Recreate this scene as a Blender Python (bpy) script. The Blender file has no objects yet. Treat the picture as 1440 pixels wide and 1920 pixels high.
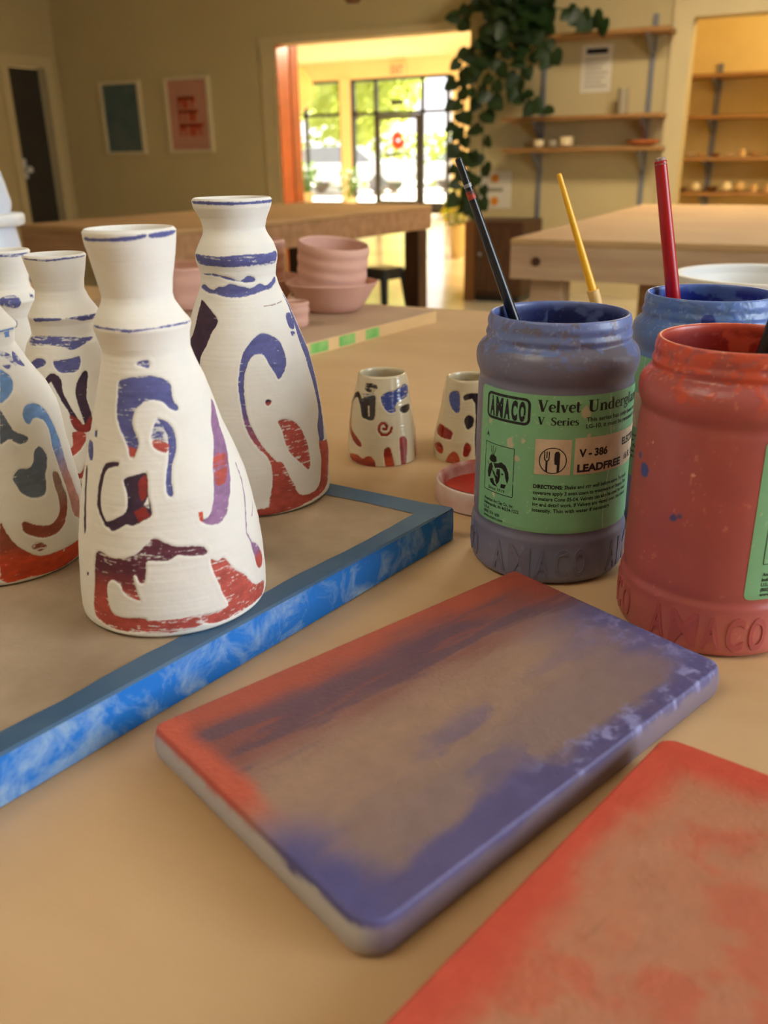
import bpy, bmesh, math, random
import numpy as np
from mathutils import Vector, Matrix

C = bpy.context.scene.collection
SC = bpy.context.scene
R = math.radians
YAW = R(27.0)
TZ = 0.86                      # height of the work table's top above the floor
BT = TZ + 0.0205               # top of the taped ware board

# ------------------------------------------------------------------ camera, sky, sun, window light, exposure
def setup():
    cam = bpy.data.cameras.new('camera'); co = bpy.data.objects.new('camera', cam); C.objects.link(co)
    th, rl = R(22.25), R(0.93)
    hd = Vector((-math.sin(YAW), math.cos(YAW), 0)); rt = Vector((math.cos(YAW), math.sin(YAW), 0)); up = Vector((0, 0, 1))
    fw = hd*math.cos(th) - up*math.sin(th); u = up*math.cos(th) + hd*math.sin(th)
    r2 = rt*math.cos(rl) - u*math.sin(rl); u2 = rt*math.sin(rl) + u*math.cos(rl)
    m = Matrix((r2, u2, -fw)).transposed().to_4x4(); m.translation = (0, 0, TZ + 0.21)
    co.matrix_world = m
    cam.sensor_fit = 'VERTICAL'; cam.sensor_height = 36; cam.lens = 1630/1920*36
    cam.clip_start = 0.02; cam.clip_end = 200
    cam.dof.use_dof = True; cam.dof.focus_distance = 0.46; cam.dof.aperture_fstop = 10.5
    SC.camera = co
    w = bpy.data.worlds.new('sky'); SC.world = w; w.use_nodes = True
    bg = w.node_tree.nodes['Background']; bg.inputs[0].default_value = (0.93, 0.95, 1.0, 1); bg.inputs[1].default_value = 2.5
    s = bpy.data.lights.new('sun', 'SUN'); s.energy = 45; s.angle = R(1.5); s.color = (1, 0.95, 0.80)
    so = bpy.data.objects.new('sun', s); C.objects.link(so)
    so.rotation_euler = Vector((0.25, -1, -0.62)).to_track_quat('-Z', 'Y').to_euler()
    so.location = (0, 30, 20)
    def area(name, loc, aim, sx, sy, e, col):
        l = bpy.data.lights.new(name, 'AREA'); l.shape = 'RECTANGLE'; l.size = sx; l.size_y = sy; l.energy = e; l.color = col
        o = bpy.data.objects.new(name, l); C.objects.link(o); o.location = loc
        o.rotation_euler = (Vector(aim) - Vector(loc)).to_track_quat('-Z', 'Z').to_euler()
    area('window_daylight', (2.62, 0.85, 1.75), (0, 0.85, 1.45), 2.7, 1.5, 132, (0.80, 0.91, 1.0))
    area('added_back_ceiling_fill', (-0.5, 4.9, 2.84), (-0.5, 4.9001, 0), 1.2, 0.6, 92, (1.0, 0.85, 0.60))  # added fill from overhead for the pale bench and back wall
    area('added_front_ceiling_fill', (-1.0, -0.75, 2.84), (-1.0, -0.7499, 0), 1.2, 0.6, 13, (1.0, 0.93, 0.80))  # added fill from overhead for the front table
    SC.view_settings.view_transform = 'Standard'; SC.view_settings.look = 'None'
    SC.view_settings.exposure = 0.0; SC.view_settings.gamma = 1.0; SC.view_settings.use_curve_mapping = False
setup()

# ------------------------------------------------------------------ helpers
def lin(r, g, b):
    f = lambda c: ((c/255)/12.92 if c/255 <= 0.04045 else ((c/255 + 0.055)/1.055)**2.4)
    return (f(r), f(g), f(b), 1.0)

MATS = {}
def mat(name, rgb, rough=0.6, var=0.0, scale=8.0, rgb2=None, stretch=(1, 1, 1), bump=0.0, bscale=60.0, emit=0.0, metal=0.0, attr=None, coat=0.0, detail=6.0, spec=None):
    """a procedural material: base colour with noise variation, optional vertex paint, bump"""
    if name in MATS: return MATS[name]
    m = bpy.data.materials.new(name); m.use_nodes = True; MATS[name] = m
    nt = m.node_tree; b = nt.nodes['Principled BSDF']
    b.inputs['Roughness'].default_value = rough; b.inputs['Metallic'].default_value = metal
    if coat: b.inputs['Coat Weight'].default_value = coat; b.inputs['Coat Roughness'].default_value = 0.08
    if spec is not None: b.inputs['Specular IOR Level'].default_value = spec
    c = lin(*rgb)
    tc = nt.nodes.new('ShaderNodeTexCoord'); mp = nt.nodes.new('ShaderNodeMapping'); mp.inputs['Scale'].default_value = stretch
    nt.links.new(tc.outputs['Object'], mp.inputs[0])
    if attr:
        a = nt.nodes.new('ShaderNodeAttribute'); a.attribute_name = attr
        nt.links.new(a.outputs['Color'], b.inputs['Base Color'])
    else:
        n = nt.nodes.new('ShaderNodeTexNoise'); n.inputs['Scale'].default_value = scale; n.inputs['Detail'].default_value = detail
        nt.links.new(mp.outputs[0], n.inputs['Vector'])
        rp = nt.nodes.new('ShaderNodeValToRGB'); c2 = lin(*rgb2) if rgb2 else tuple(x*(1 - var) for x in c[:3]) + (1,)
        rp.color_ramp.elements[0].position = 0.35; rp.color_ramp.elements[1].position = 0.65
        rp.color_ramp.elements[0].color = c2; rp.color_ramp.elements[1].color = c
        nt.links.new(n.outputs['Fac'], rp.inputs[0]); nt.links.new(rp.outputs[0], b.inputs['Base Color'])
        if emit:
            nt.links.new(rp.outputs[0], b.inputs['Emission Color']); b.inputs['Emission Strength'].default_value = emit
    if bump:
        n2 = nt.nodes.new('ShaderNodeTexNoise'); n2.inputs['Scale'].default_value = bscale; n2.inputs['Detail'].default_value = 4
        nt.links.new(mp.outputs[0], n2.inputs['Vector'])
        bp = nt.nodes.new('ShaderNodeBump'); bp.inputs['Strength'].default_value = bump; bp.inputs['Distance'].default_value = 0.002
        nt.links.new(n2.outputs['Fac'], bp.inputs['Height']); nt.links.new(bp.outputs[0], b.inputs['Normal'])
    return m

def glass_mat():
    if 'glass' in MATS: return MATS['glass']
    m = bpy.data.materials.new('glass'); m.use_nodes = True; MATS['glass'] = m; nt = m.node_tree; nt.nodes.clear()
    o = nt.nodes.new('ShaderNodeOutputMaterial'); mx = nt.nodes.new('ShaderNodeMixShader'); t = nt.nodes.new('ShaderNodeBsdfTransparent'); g = nt.nodes.new('ShaderNodeBsdfGlossy')
    g.inputs['Roughness'].default_value = 0.02; mx.inputs[0].default_value = 0.06
    nt.links.new(t.outputs[0], mx.inputs[1]); nt.links.new(g.outputs[0], mx.inputs[2]); nt.links.new(mx.outputs[0], o.inputs[0])
    return m

def leaf_mat(name, rgb, rgb2, trans):
    if name in MATS: return MATS[name]
    m = mat(name, rgb, 0.45, rgb2=rgb2, scale=9)
    nt = m.node_tree; b = nt.nodes['Principled BSDF']; out = nt.nodes['Material Output']
    tr = nt.nodes.new('ShaderNodeBsdfTranslucent'); mx = nt.nodes.new('ShaderNodeMixShader'); mx.inputs[0].default_value = trans
    src = b.inputs['Base Color'].links[0].from_socket; nt.links.new(src, tr.inputs[0])
    nt.links.new(b.outputs[0], mx.inputs[1]); nt.links.new(tr.outputs[0], mx.inputs[2]); nt.links.new(mx.outputs[0], out.inputs[0])
    return m

class MB:
    """collects shapes into one mesh"""
    def __init__(s): s.v = []; s.f = []
    def add(s, vs, fs):
        k = len(s.v); s.v += [tuple(v) for v in vs]; s.f += [tuple(i + k for i in f) for f in fs]; return s
    def box(s, x0, y0, z0, x1, y1, z1, bev=0.0):
        if bev <= 0:
            v = [(x, y, z) for z in (z0, z1) for y in (y0, y1) for x in (x0, x1)]
            return s.add(v, [(0, 2, 3, 1), (4, 5, 7, 6), (0, 1, 5, 4), (2, 6, 7, 3), (0, 4, 6, 2), (1, 3, 7, 5)])
        bm = bmesh.new(); bmesh.ops.create_cube(bm, size=1)
        for v in bm.verts: v.co = ((x0 + x1)/2 + v.co.x*(x1 - x0), (y0 + y1)/2 + v.co.y*(y1 - y0), (z0 + z1)/2 + v.co.z*(z1 - z0))
        bmesh.ops.bevel(bm, geom=list(bm.edges), offset=bev, segments=2, affect='EDGES', profile=0.5)
        bm.verts.index_update(); s.add([tuple(v.co) for v in bm.verts], [[v.index for v in f.verts] for f in bm.faces]); bm.free(); return s
    def lathe(s, prof, n=48, cap0=True, cap1=True, c=(0, 0, 0), wob=0.0, seed=0):
        v = []; rng = random.Random(seed); p1, p2 = rng.random()*6, rng.random()*6
        for r, z in prof:
            for j in range(n):
                a = 2*math.pi*j/n; rr = r*(1 + wob*(math.sin(a*2 + p1 + z*30) + 0.6*math.sin(a*3 + p2 - z*50)))
                v.append((c[0] + rr*math.cos(a), c[1] + rr*math.sin(a), c[2] + z))
        f = [(i*n + j, i*n + (j + 1) % n, (i + 1)*n + (j + 1) % n, (i + 1)*n + j) for i in range(len(prof) - 1) for j in range(n)]
        if cap0: f.append(tuple(range(n))[::-1])
        if cap1: f.append(tuple((len(prof) - 1)*n + j for j in range(n)))
        return s.add(v, f)
    def tube(s, pts, rad, n=12):
        pts = [Vector(p) for p in pts]
        if not isinstance(rad, (list, tuple)): rad = [rad]*len(pts)
        v = []; up = Vector((0.13, 0.21, 0.97)); prev = None
        for i, p in enumerate(pts):
            t = (pts[min(i + 1, len(pts) - 1)] - pts[max(i - 1, 0)]).normalized()
            if prev is None: a = t.cross(up).normalized() if abs(t.dot(up)) < 0.95 else t.cross(Vector((1, 0, 0))).normalized()
            else: a = (prev - t*prev.dot(t)).normalized()
            prev = a; b = t.cross(a)
            for j in range(n):
                q = 2*math.pi*j/n; v.append(p + (a*math.cos(q) + b*math.sin(q))*rad[i])
        f = [(i*n + j, i*n + (j + 1) % n, (i + 1)*n + (j + 1) % n, (i + 1)*n + j) for i in range(len(pts) - 1) for j in range(n)]
        f += [tuple(range(n))[::-1], tuple((len(pts) - 1)*n + j for j in range(n))]
        return s.add(v, f)
    def prism(s, poly, z0, z1):
        n = len(poly)
        v = [(x, y, z0) for x, y in poly] + [(x, y, z1) for x, y in poly]
        return s.add(v, [tuple(range(n))[::-1], tuple(range(n, 2*n))] + [(i, (i + 1) % n, n + (i + 1) % n, n + i) for i in range(n)])
    def sphere(s, c, r, sc=(1, 1, 1), n=16):
        prof = [(r*math.sin(math.pi*i/n), -r*math.cos(math.pi*i/n)) for i in range(n + 1)]
        k = len(s.v); s.lathe([(max(a, 1e-5), b) for a, b in prof], n*2, True, True)
        for i in range(k, len(s.v)):
            x, y, z = s.v[i]; s.v[i] = (c[0] + x*sc[0], c[1] + y*sc[1], c[2] + z*sc[2])
        return s
    def build(s, name, m, parent=None, smooth=False, bevel=0.0):
        me = bpy.data.meshes.new(name); me.from_pydata(s.v, [], s.f); me.update()
        o = bpy.data.objects.new(name, me); C.objects.link(o); me.materials.append(m)
        if smooth:
            me.polygons.foreach_set('use_smooth', [True]*len(me.polygons)); 
            try: me.set_sharp_from_angle(angle=R(40))
            except Exception: pass
        if parent: o.parent = parent
        if bevel:
            md = o.modifiers.new('bevel', 'BEVEL'); md.width = bevel; md.segments = 2; md.limit_method = 'ANGLE'
        return o

def tag(o, label=None, cat=None, group=None, kind=None):
    if label: o['label'] = label
    if cat: o['category'] = cat
    if group: o['group'] = group
    if kind: o['kind'] = kind
    return o
def thing(name, label, cat, loc=(0, 0, 0), rz=0.0, group=None):
    o = bpy.data.objects.new(name, None); C.objects.link(o); o.location = loc; o.rotation_euler = (0, 0, rz); o.empty_display_size = 0.05
    return tag(o, label, cat, group)
def struct(name, mb, m, parent=None, bevel=0.0):
    o = mb.build(name, m, parent, bevel=bevel)
    if not parent: o['kind'] = 'structure'
    return o
def copy_tree(o, parent=None):
    c = o.copy(); C.objects.link(c)
    if parent: c.parent = parent
    for ch in list(o.children): copy_tree(ch, c)
    return c

# smooth value noise on numpy arrays
def vnoise(x, y, seed=0):
    xi = np.floor(x).astype(np.int64); yi = np.floor(y).astype(np.int64); fx = x - xi; fy = y - yi
    fx = fx*fx*(3 - 2*fx); fy = fy*fy*(3 - 2*fy)
    def h(a, b):
        n = (a*374761393 + b*668265263 + seed*974711) & 0xffffffff
        n = ((n ^ (n >> 13))*1274126177) & 0xffffffff
        return ((n ^ (n >> 16)) & 0xffff)/65535.0
    return (h(xi, yi)*(1 - fx) + h(xi + 1, yi)*fx)*(1 - fy) + (h(xi, yi + 1)*(1 - fx) + h(xi + 1, yi + 1)*fx)*fy
def fbm(x, y, seed=0, o=4):
    t = np.zeros_like(x, dtype=float); a = 0.5; s = 0
    for i in range(o): t += a*vnoise(x*2**i, y*2**i, seed + i*17); s += a; a *= 0.55
    return t/s
def sstep(a, b, x):
    t = np.clip((x - a)/(b - a), 0, 1); return t*t*(3 - 2*t)

def grid_mesh(name, X, Y, Z, m, parent, paint=None, wrap=False, caps=False):
    """a mesh from 2-D vertex arrays (rows x columns); paint: rows x columns x 3 linear colours kept as surface paint"""
    nz, nt = X.shape
    me = bpy.data.meshes.new(name)
    co = np.stack([X, Y, Z], -1).reshape(-1, 3).astype(np.float32)
    idx = np.arange(nz*nt).reshape(nz, nt)
    if wrap: nx = np.roll(idx, -1, 1); a, b, c, d = idx[:-1], nx[:-1], nx[1:], idx[1:]
    else: a, b, c, d = idx[:-1, :-1], idx[:-1, 1:], idx[1:, 1:], idx[1:, :-1]
    q = np.stack([a, b, c, d], -1).reshape(-1, 4)
    me.vertices.add(len(co)); me.vertices.foreach_set('co', co.ravel())
    me.loops.add(q.size); me.loops.foreach_set('vertex_index', q.ravel().astype(np.int32))
    me.polygons.add(len(q)); me.polygons.foreach_set('loop_start', (np.arange(len(q))*4).astype(np.int32))
    me.polygons.foreach_set('loop_total', np.full(len(q), 4, np.int32))
    me.polygons.foreach_set('use_smooth', np.ones(len(q), bool))
    if paint is not None:
        at = me.attributes.new('paint', 'FLOAT_COLOR', 'POINT')
        rgba = np.ones((len(co), 4), np.float32); rgba[:, :3] = paint.reshape(-1, 3); at.data.foreach_set('color', rgba.ravel())
    me.update(calc_edges=True); me.validate()
    o = bpy.data.objects.new(name, me); C.objects.link(o); me.materials.append(m)
    if parent: o.parent = parent
    return o

# ------------------------------------------------------------------ materials
WALL = mat('wall_paint', (200, 182, 136), 0.75, var=0.05, scale=2, bump=0.05, bscale=90)
TRIM = mat('trim_paint', (212, 194, 150), 0.55, var=0.04)
FARWALL = mat('cream_wall_paint', (240, 212, 158), 0.7, var=0.04, scale=1.5)
FARCEIL = mat('cream_ceiling_paint', (245, 226, 178), 0.8, var=0.03)
FLOOR = mat('polished_concrete', (212, 200, 174), 0.14, rgb2=(190, 176, 150), scale=1.4, detail=8)
DARKDOOR = mat('dark_door_paint', (58, 54, 46), 0.6, var=0.2)
FRAME = mat('dark_aluminium', (44, 40, 34), 0.45, var=0.15)
ORANGE = mat('glossy_red_paint', (128, 38, 16), 0.2, rgb2=(104, 28, 12), scale=3, coat=0.4)
WHITEP = mat('white_plastic', (228, 228, 226), 0.4, var=0.03)
BENCH = mat('pale_bench_wood', (196, 164, 128), 0.55, rgb2=(172, 138, 104), scale=3, stretch=(1, 9, 9), bump=0.08)
BENCHTOP = mat('bench_top_canvas', (190, 152, 100), 0.7, rgb2=(178, 138, 90), scale=2.5, bump=0.05)
BENCHD = mat('brown_bench_wood', (176, 134, 98), 0.6, rgb2=(150, 110, 76), scale=3, stretch=(1, 9, 9), bump=0.08)
BENCHDT = mat('brown_bench_top', (184, 146, 98), 0.65, rgb2=(172, 134, 90), scale=2.5)
SHELFW = mat('shelf_pine', (170, 124, 70), 0.5, rgb2=(146, 102, 54), scale=4, stretch=(1, 8, 8))
STEEL = mat('grey_steel', (136, 138, 146), 0.4, var=0.1, metal=0.3)
BLACK = mat('black_metal', (24, 26, 32), 0.35, var=0.2)
CLAY = mat('pink_clay', (218, 174, 156), 0.85, rgb2=(206, 158, 140), scale=14, bump=0.12, bscale=120)
PAPER = mat('white_paper', (222, 214, 196), 0.8, var=0.03)
INK = mat('black_ink', (18, 18, 18), 0.7, var=0.2)
BROWN = mat('dark_brown_wood', (82, 50, 28), 0.5, rgb2=(56, 32, 18), scale=5, stretch=(8, 8, 1))
WOODP = mat('stained_wood', (116, 74, 34), 0.5, var=0.2)

# ------------------------------------------------------------------ the near room
YW, XL, XR, YF, HC = 7.2, -7.24, 2.45, -2.3, 2.9
struct('floor', MB().box(-14, YF - 0.2, -0.1, 4.5, 17.2, 0.0), FLOOR)
struct('ceiling', MB().box(XL - 0.2, YF - 0.2, HC, XR + 0.2, YW + 0.15, HC + 0.1), mat('ceiling_paint', (205, 196, 172), 0.8, var=0.03))
DX0, DX1, DZ = -4.65, -2.84, 1.98          # wide opening to the front room
SX0, SX1, SZ = -1.16, 0.05, 1.94           # opening to the store room
w = MB()
w.box(XL - 0.15, YW, 0, DX0, YW + 0.15, HC); w.box(DX0, YW, DZ, DX1, YW + 0.15, HC); w.box(DX1, YW, 0, SX0, YW + 0.15, HC)
w.box(SX0, YW, SZ, SX1, YW + 0.15, HC); w.box(SX1, YW, 0, XR + 0.15, YW + 0.15, HC)
struct('wall_back', w, WALL)
w = MB(); DY0, DY1, DH = 6.56, 7.02, 1.92
w.box(XL - 0.15, YF, 0, XL, DY0, HC); w.box(XL - 0.15, DY0, DH, XL, DY1, HC); w.box(XL - 0.15, DY1, 0, XL, YW, HC)
struct('wall_left', w, WALL)
w = MB(); WY0, WY1, WZ0, WZ1 = -0.55, 2.25, 0.95, 2.55
w.box(XR, YF, 0, XR + 0.15, WY0, HC); w.box(XR, WY0, 0, XR + 0.15, WY1, WZ0); w.box(XR, WY0, WZ1, XR + 0.15, WY1, HC); w.box(XR, WY1, 0, XR + 0.15, YW, HC)
struct('wall_right', w, WALL)
w = MB(); w.box(XL, YF - 0.15, 0, XR + 0.15, YF, HC)
struct('wall_front', w, WALL)
def window_frame(name, x0, y0, z0, x1, y1, z1, axis):
    r = bpy.data.objects.new(name, None); C.objects.link(r); r['kind'] = 'structure'
    f = MB(); t = 0.05
    if axis == 'x':
        for a, b in ((y0, y0 + t), (y1 - t, y1), ((y0 + y1)/2 - t/2, (y0 + y1)/2 + t/2)): f.box(x0, a, z0, x1, b, z1)
        for a, b in ((z0, z0 + t), (z1 - t, z1)): f.box(x0, y0, a, x1, y1, b)
        g = MB().box((x0 + x1)/2 - 0.003, y0 + t, z0 + t, (x0 + x1)/2 + 0.003, y1 - t, z1 - t)
    else:
        for a, b in ((x0, x0 + t), (x1 - t, x1), ((x0 + x1)/2 - t/2, (x0 + x1)/2 + t/2)): f.box(a, y0, z0, b, y1, z1)
        for a, b in ((z0, z0 + t), (z1 - t, z1)): f.box(x0, y0, a, x1, y1, b)
        g = MB().box(x0 + t, (y0 + y1)/2 - 0.003, z0 + t, x1 - t, (y0 + y1)/2 + 0.003, z1 - t)
    f.build('window_frame', TRIM, r); g.build('pane', glass_mat(), r)
window_frame('window_1', XR + 0.04, WY0, WZ0, XR + 0.10, WY1, WZ1, 'x')
for (x, y), lb in zip(((-0.5, 4.9), (-1.0, -0.75)), ('added rectangular ceiling light, unseen, above the pale work bench', 'added rectangular ceiling light, unseen, above the near end of the front table')):
    c = thing('added_ceiling_light', lb, 'lamp', (x, y, HC))  # unseen fixtures added around the two ceiling fills
    f = MB(); f.box(-0.64, -0.34, -0.05, 0.64, -0.31, 0); f.box(-0.64, 0.31, -0.05, 0.64, 0.34, 0); f.box(-0.64, -0.31, -0.05, -0.61, 0.31, 0); f.box(0.61, -0.31, -0.05, 0.64, 0.31, 0)
    f.build('frame', WHITEP, c); MB().box(-0.61, -0.31, -0.045, 0.61, 0.31, -0.03).build('diffuser', mat('added_light_diffuser', (255, 240, 214), 0.5, emit=3), c)
# casings round the openings
t = MB(); t.box(DX0 - 0.16, YW - 0.02, 0, DX0, YW, DZ + 0.06); t.box(DX0, YW - 0.02, DZ, DX1 + 0.05, YW, DZ + 0.06); t.box(DX0 - 0.03, YW - 0.028, 0, DX0, YW - 0.02, DZ + 0.02)
struct('trim_1', t, TRIM)
t = MB(); t.box(SX0 - 0.11, YW - 0.025, 0, SX0, YW, SZ + 0.11); t.box(SX0, YW - 0.025, SZ, SX1 + 0.11, YW, SZ + 0.11); t.box(SX1, YW - 0.025, 0, SX1 + 0.11, YW, SZ); t.box(SX0 - 0.14, YW - 0.032, 0, SX0 - 0.11, YW, SZ + 0.14)
struct('trim_2', t, TRIM)
t = MB(); t.box(DX0, YW - 0.015, 0, DX0 + 0.012, YW + 0.17, DZ - 0.001); struct('trim_4', t, mat('orange_lit_jamb', (164, 66, 22), 0.25, rgb2=(140, 50, 16), scale=3))  # orange light on the jamb, put into the lining's colour
t = MB(); t.box(XL, DY0 - 0.09, 0, XL + 0.025, DY0, DH + 0.09); t.box(XL, DY1, 0, XL + 0.025, DY1 + 0.09, DH + 0.09); t.box(XL, DY0, DH, XL + 0.025, DY1, DH + 0.09)
struct('trim_3', t, TRIM)
t = MB(); t.box(XL, YW - 0.015, 0, DX0 - 0.16, YW, 0.1); t.box(DX1 + 0.05, YW - 0.015, 0, SX0 - 0.14, YW, 0.1)
struct('baseboard_back', t, TRIM)
# the dark door in the left wall, standing in its frame
d = bpy.data.objects.new('door_1', None); C.objects.link(d); d['kind'] = 'structure'
MB().box(XL - 0.11, DY0 + 0.02, 0.01, XL - 0.07, DY1 - 0.01, DH - 0.01).build('door_leaf', DARKDOOR, d)
k = MB(); k.lathe([(0.012, 0), (0.012, 0.05), (0.03, 0.055), (0.034, 0.075), (0.026, 0.095), (0.001, 0.1)], 20)
k.v = [(XL - 0.07 + z, DY0 + 0.09 + y, 1.0 + x) for x, y, z in k.v]; k.build('door_knob', WHITEP, d, smooth=True)
MB().box(XL - 0.07, DY0 + 0.06, 0.92, XL - 0.062, DY0 + 0.12, 1.1).build('lock_plate', WHITEP, d)

# ------------------------------------------------------------------ the front room and its glazed shop front
FY, FXL, FXR, FHC = 17.0, -10.45, -2.0, 2.82
struct('ceiling_front_room', MB().box(FXL - 0.2, YW + 0.15, FHC, FXR + 0.2, FY + 0.2, FHC + 0.1), FARCEIL)
struct('wall_front_room_left', MB().box(FXL - 0.15, YW + 0.15, 0, FXL, FY, FHC), FARWALL)
struct('wall_front_room_right', MB().box(FXR, YW + 0.15, 0, FXR + 0.15, FY, FHC), FARWALL)
WB, WT, TR = 0.2, 2.5, 1.87
w = MB(); w.box(FXL, FY, WT, FXR, FY + 0.2, FHC); w.box(-9.49, FY - 0.05, 0, -9.27, FY + 0.15, WT); w.box(-7.06, FY, 0, FXR, FY + 0.2, WT)
struct('wall_shop_front', w, FARWALL)
def glazing(name, xs, x0, x1, door=None):
    r = bpy.data.objects.new(name, None); C.objects.link(r); r['kind'] = 'structure'
    f = MB(); y0, y1 = FY + 0.02, FY + 0.1
    f.box(x0, y0, 0.0, x1, y1, WB if not door else 0.03); f.box(x0, y0, WT - 0.05, x1, y1, WT); f.box(x0, y0, TR - 0.03, x1, y1, TR + 0.03)
    for x in xs: f.box(x - 0.03, y0, 0, x + 0.03, y1, WT)
    if door:
        f.box(x0, y0, 0, door[0], y1, WB); f.box(door[1], y0, 0, x1, y1, WB)
    f.build('window_frame', FRAME, r); MB().box(x0, FY + 0.055, 0.05, x1, FY + 0.06, WT).build('pane', glass_mat(), r)
glazing('window_2', (-10.36, -9.52), -10.43, -9.49)
glazing('window_3', (-9.24, -8.72, -7.70, -7.16), -9.27, -7.06, (-8.72, -7.70))
d = bpy.data.objects.new('door_2', None); C.objects.link(d); d['kind'] = 'structure'
f = MB(); y0, y1 = FY - 0.03, FY + 0.02
f.box(-8.69, y0, 0.02, -8.61, y1, TR - 0.04); f.box(-7.81, y0, 0.02, -7.73, y1, TR - 0.04); f.box(-8.61, y0, 0.02, -7.81, y1, 0.24); f.box(-8.61, y0, TR - 0.12, -7.81, y1, TR - 0.04)
f.build('door_frame', FRAME, d); MB().box(-8.61, FY - 0.008, 0.24, -7.81, FY - 0.002, TR - 0.12).build('pane', glass_mat(), d)
MB().box(-8.45, FY - 0.1, 1.08, -7.97, FY - 0.06, 1.13).build('push_bar', FRAME, d)
MB().box(-8.33, FY - 0.09, TR + 0.14, -8.08, FY - 0.02, TR + 0.22).build('door_closer', FRAME, d)
# painted pillar beside the opening
p = thing('pillar', 'dark red glossy pillar standing just behind the left edge of the wide doorway', 'pillar', (-4.82, 7.95, 0))
MB().box(-0.24, -0.2, 0, -0.04, -0.05, FHC).build('shaft', ORANGE, p, bevel=0.01)
for z, h in ((0.86, 0.16), (1.12, 0.14)): MB().box(-0.17, -0.205, z, -0.06, -0.2, z + h).build('painted_reflection', mat('pale_pink_reflection', (214, 168, 142), 0.5), p)  # reflections on the glossy shaft, painted as pale pink patches
# EXIT sign
def text_mesh(s, bold=0.0, extrude=0.0):
    c = bpy.data.curves.new('txt', 'FONT'); c.body = s; c.size = 1; c.offset = bold; c.extrude = extrude; c.resolution_u = 3
    o = bpy.data.objects.new('txt', c); C.objects.link(o); bpy.context.view_layer.update()
    me = bpy.data.meshes.new_from_object(o.evaluated_get(bpy.context.evaluated_depsgraph_get()))
    v = [tuple(q.co) for q in me.vertices]; f = [tuple(q.vertices) for q in me.polygons]
    bpy.data.objects.remove(o); bpy.data.curves.remove(c); bpy.data.meshes.remove(me)
    return np.array(v), f
def fit(v, x0, x1, y0, y1):
    a, b = v[:, :2].min(0), v[:, :2].max(0); u = v.copy()
    u[:, 0] = x0 + (v[:, 0] - a[0])/(b[0] - a[0])*(x1 - x0); u[:, 1] = y0 + (v[:, 1] - a[1])/(b[1] - a[1])*(y1 - y0); return u
e = thing('exit_sign', 'lit red EXIT sign on the wall above the glass door', 'sign', (-8.19, FY, 2.62))
MB().box(-0.17, -0.06, -0.11, 0.17, 0, 0.11).build('housing', mat('cream_sign_box', (238, 206, 160), 0.5), e)
v, f = text_mesh('EXIT', 0.02); u = fit(v, -0.13, 0.13, -0.075, 0.075)
MB().add([(a, -0.063, b) for a, b, _ in u], f).build('lettering', mat('red_sign_letters', (235, 50, 30), 0.5, emit=1.6), e)
# spiral emblem on the door glass
sp = thing('door_emblem', 'red spiral emblem stuck on the glass of the front door', 'sticker', (-8.21, FY - 0.012, 1.37))
pts = []; nn = 60
for i in range(nn + 1):
    a = i/nn*2*math.pi*1.9 + 0.6; r = 0.03 + 0.1*(i/nn); pts.append((r*math.cos(a), r*math.sin(a)))
vs, fs = [], []
for i, (x, y) in enumerate(pts):
    L = math.hypot(x, y); hw = 0.024 + 0.010*(i/nn)
    for s_ in (1 - hw/L, 1 + hw/L): vs.append((x*s_, 0, y*s_*1.15))
for i in range(nn): fs.append((2*i, 2*i + 1, 2*i + 3, 2*i + 2))
MB().add(vs, fs).build('spiral', mat('red_vinyl', (226, 66, 36), 0.5), sp)
MB().add([(-0.02, 0, 0.15), (0.06, 0, 0.13), (0.02, 0, 0.19)], [(0, 1, 2)]).build('tip', MATS['red_vinyl'], sp)
# paper lantern with its lamp
la = thing('paper_lantern', 'large round peach paper lantern hanging beside the dark red pillar', 'lamp', (-8.16, 13.0, 2.07))
MB().sphere((0, 0, 0), 0.36, (1, 1, 0.98), 20).build('shade', mat('peach_paper', (244, 178, 104), 0.7, var=0.05, emit=0.35), la, smooth=True)
MB().tube([(0, 0, 0.35), (0, 0, FHC - 2.07)], 0.006).build('cord', FRAME, la)
def lamp(name, loc, e, col, r=0.08):
    l = bpy.data.lights.new(name, 'POINT'); l.energy = e; l.color = col; l.shadow_soft_size = r
    o = bpy.data.objects.new(name, l); C.objects.link(o); o.location = loc
# unseen ceiling lamps added to brighten the front room (shallow drum fittings)
for i, (x, y) in enumerate(((-3.2, 9.6), (-4.2, 13.4))):
    c = thing('added_ceiling_lamp', ('added round ceiling lamp, out of view, nearer the wide doorway', 'added round ceiling lamp, out of view, nearer the glass front')[i], 'lamp', (x, y, FHC), 0)
    MB().lathe([(0.17, 0), (0.17, -0.05), (0.15, -0.06)], 32).build('base', WHITEP, c); MB().lathe([(0.15, -0.06), (0.13, -0.1), (0.05, -0.12)], 32).build('diffuser', mat('added_lamp_glass', (255, 222, 160), 0.4, emit=6), c)
    lamp('added_front_room_fill', (x, y, FHC - 0.35), 290, (1.0, 0.87, 0.62))

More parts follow.
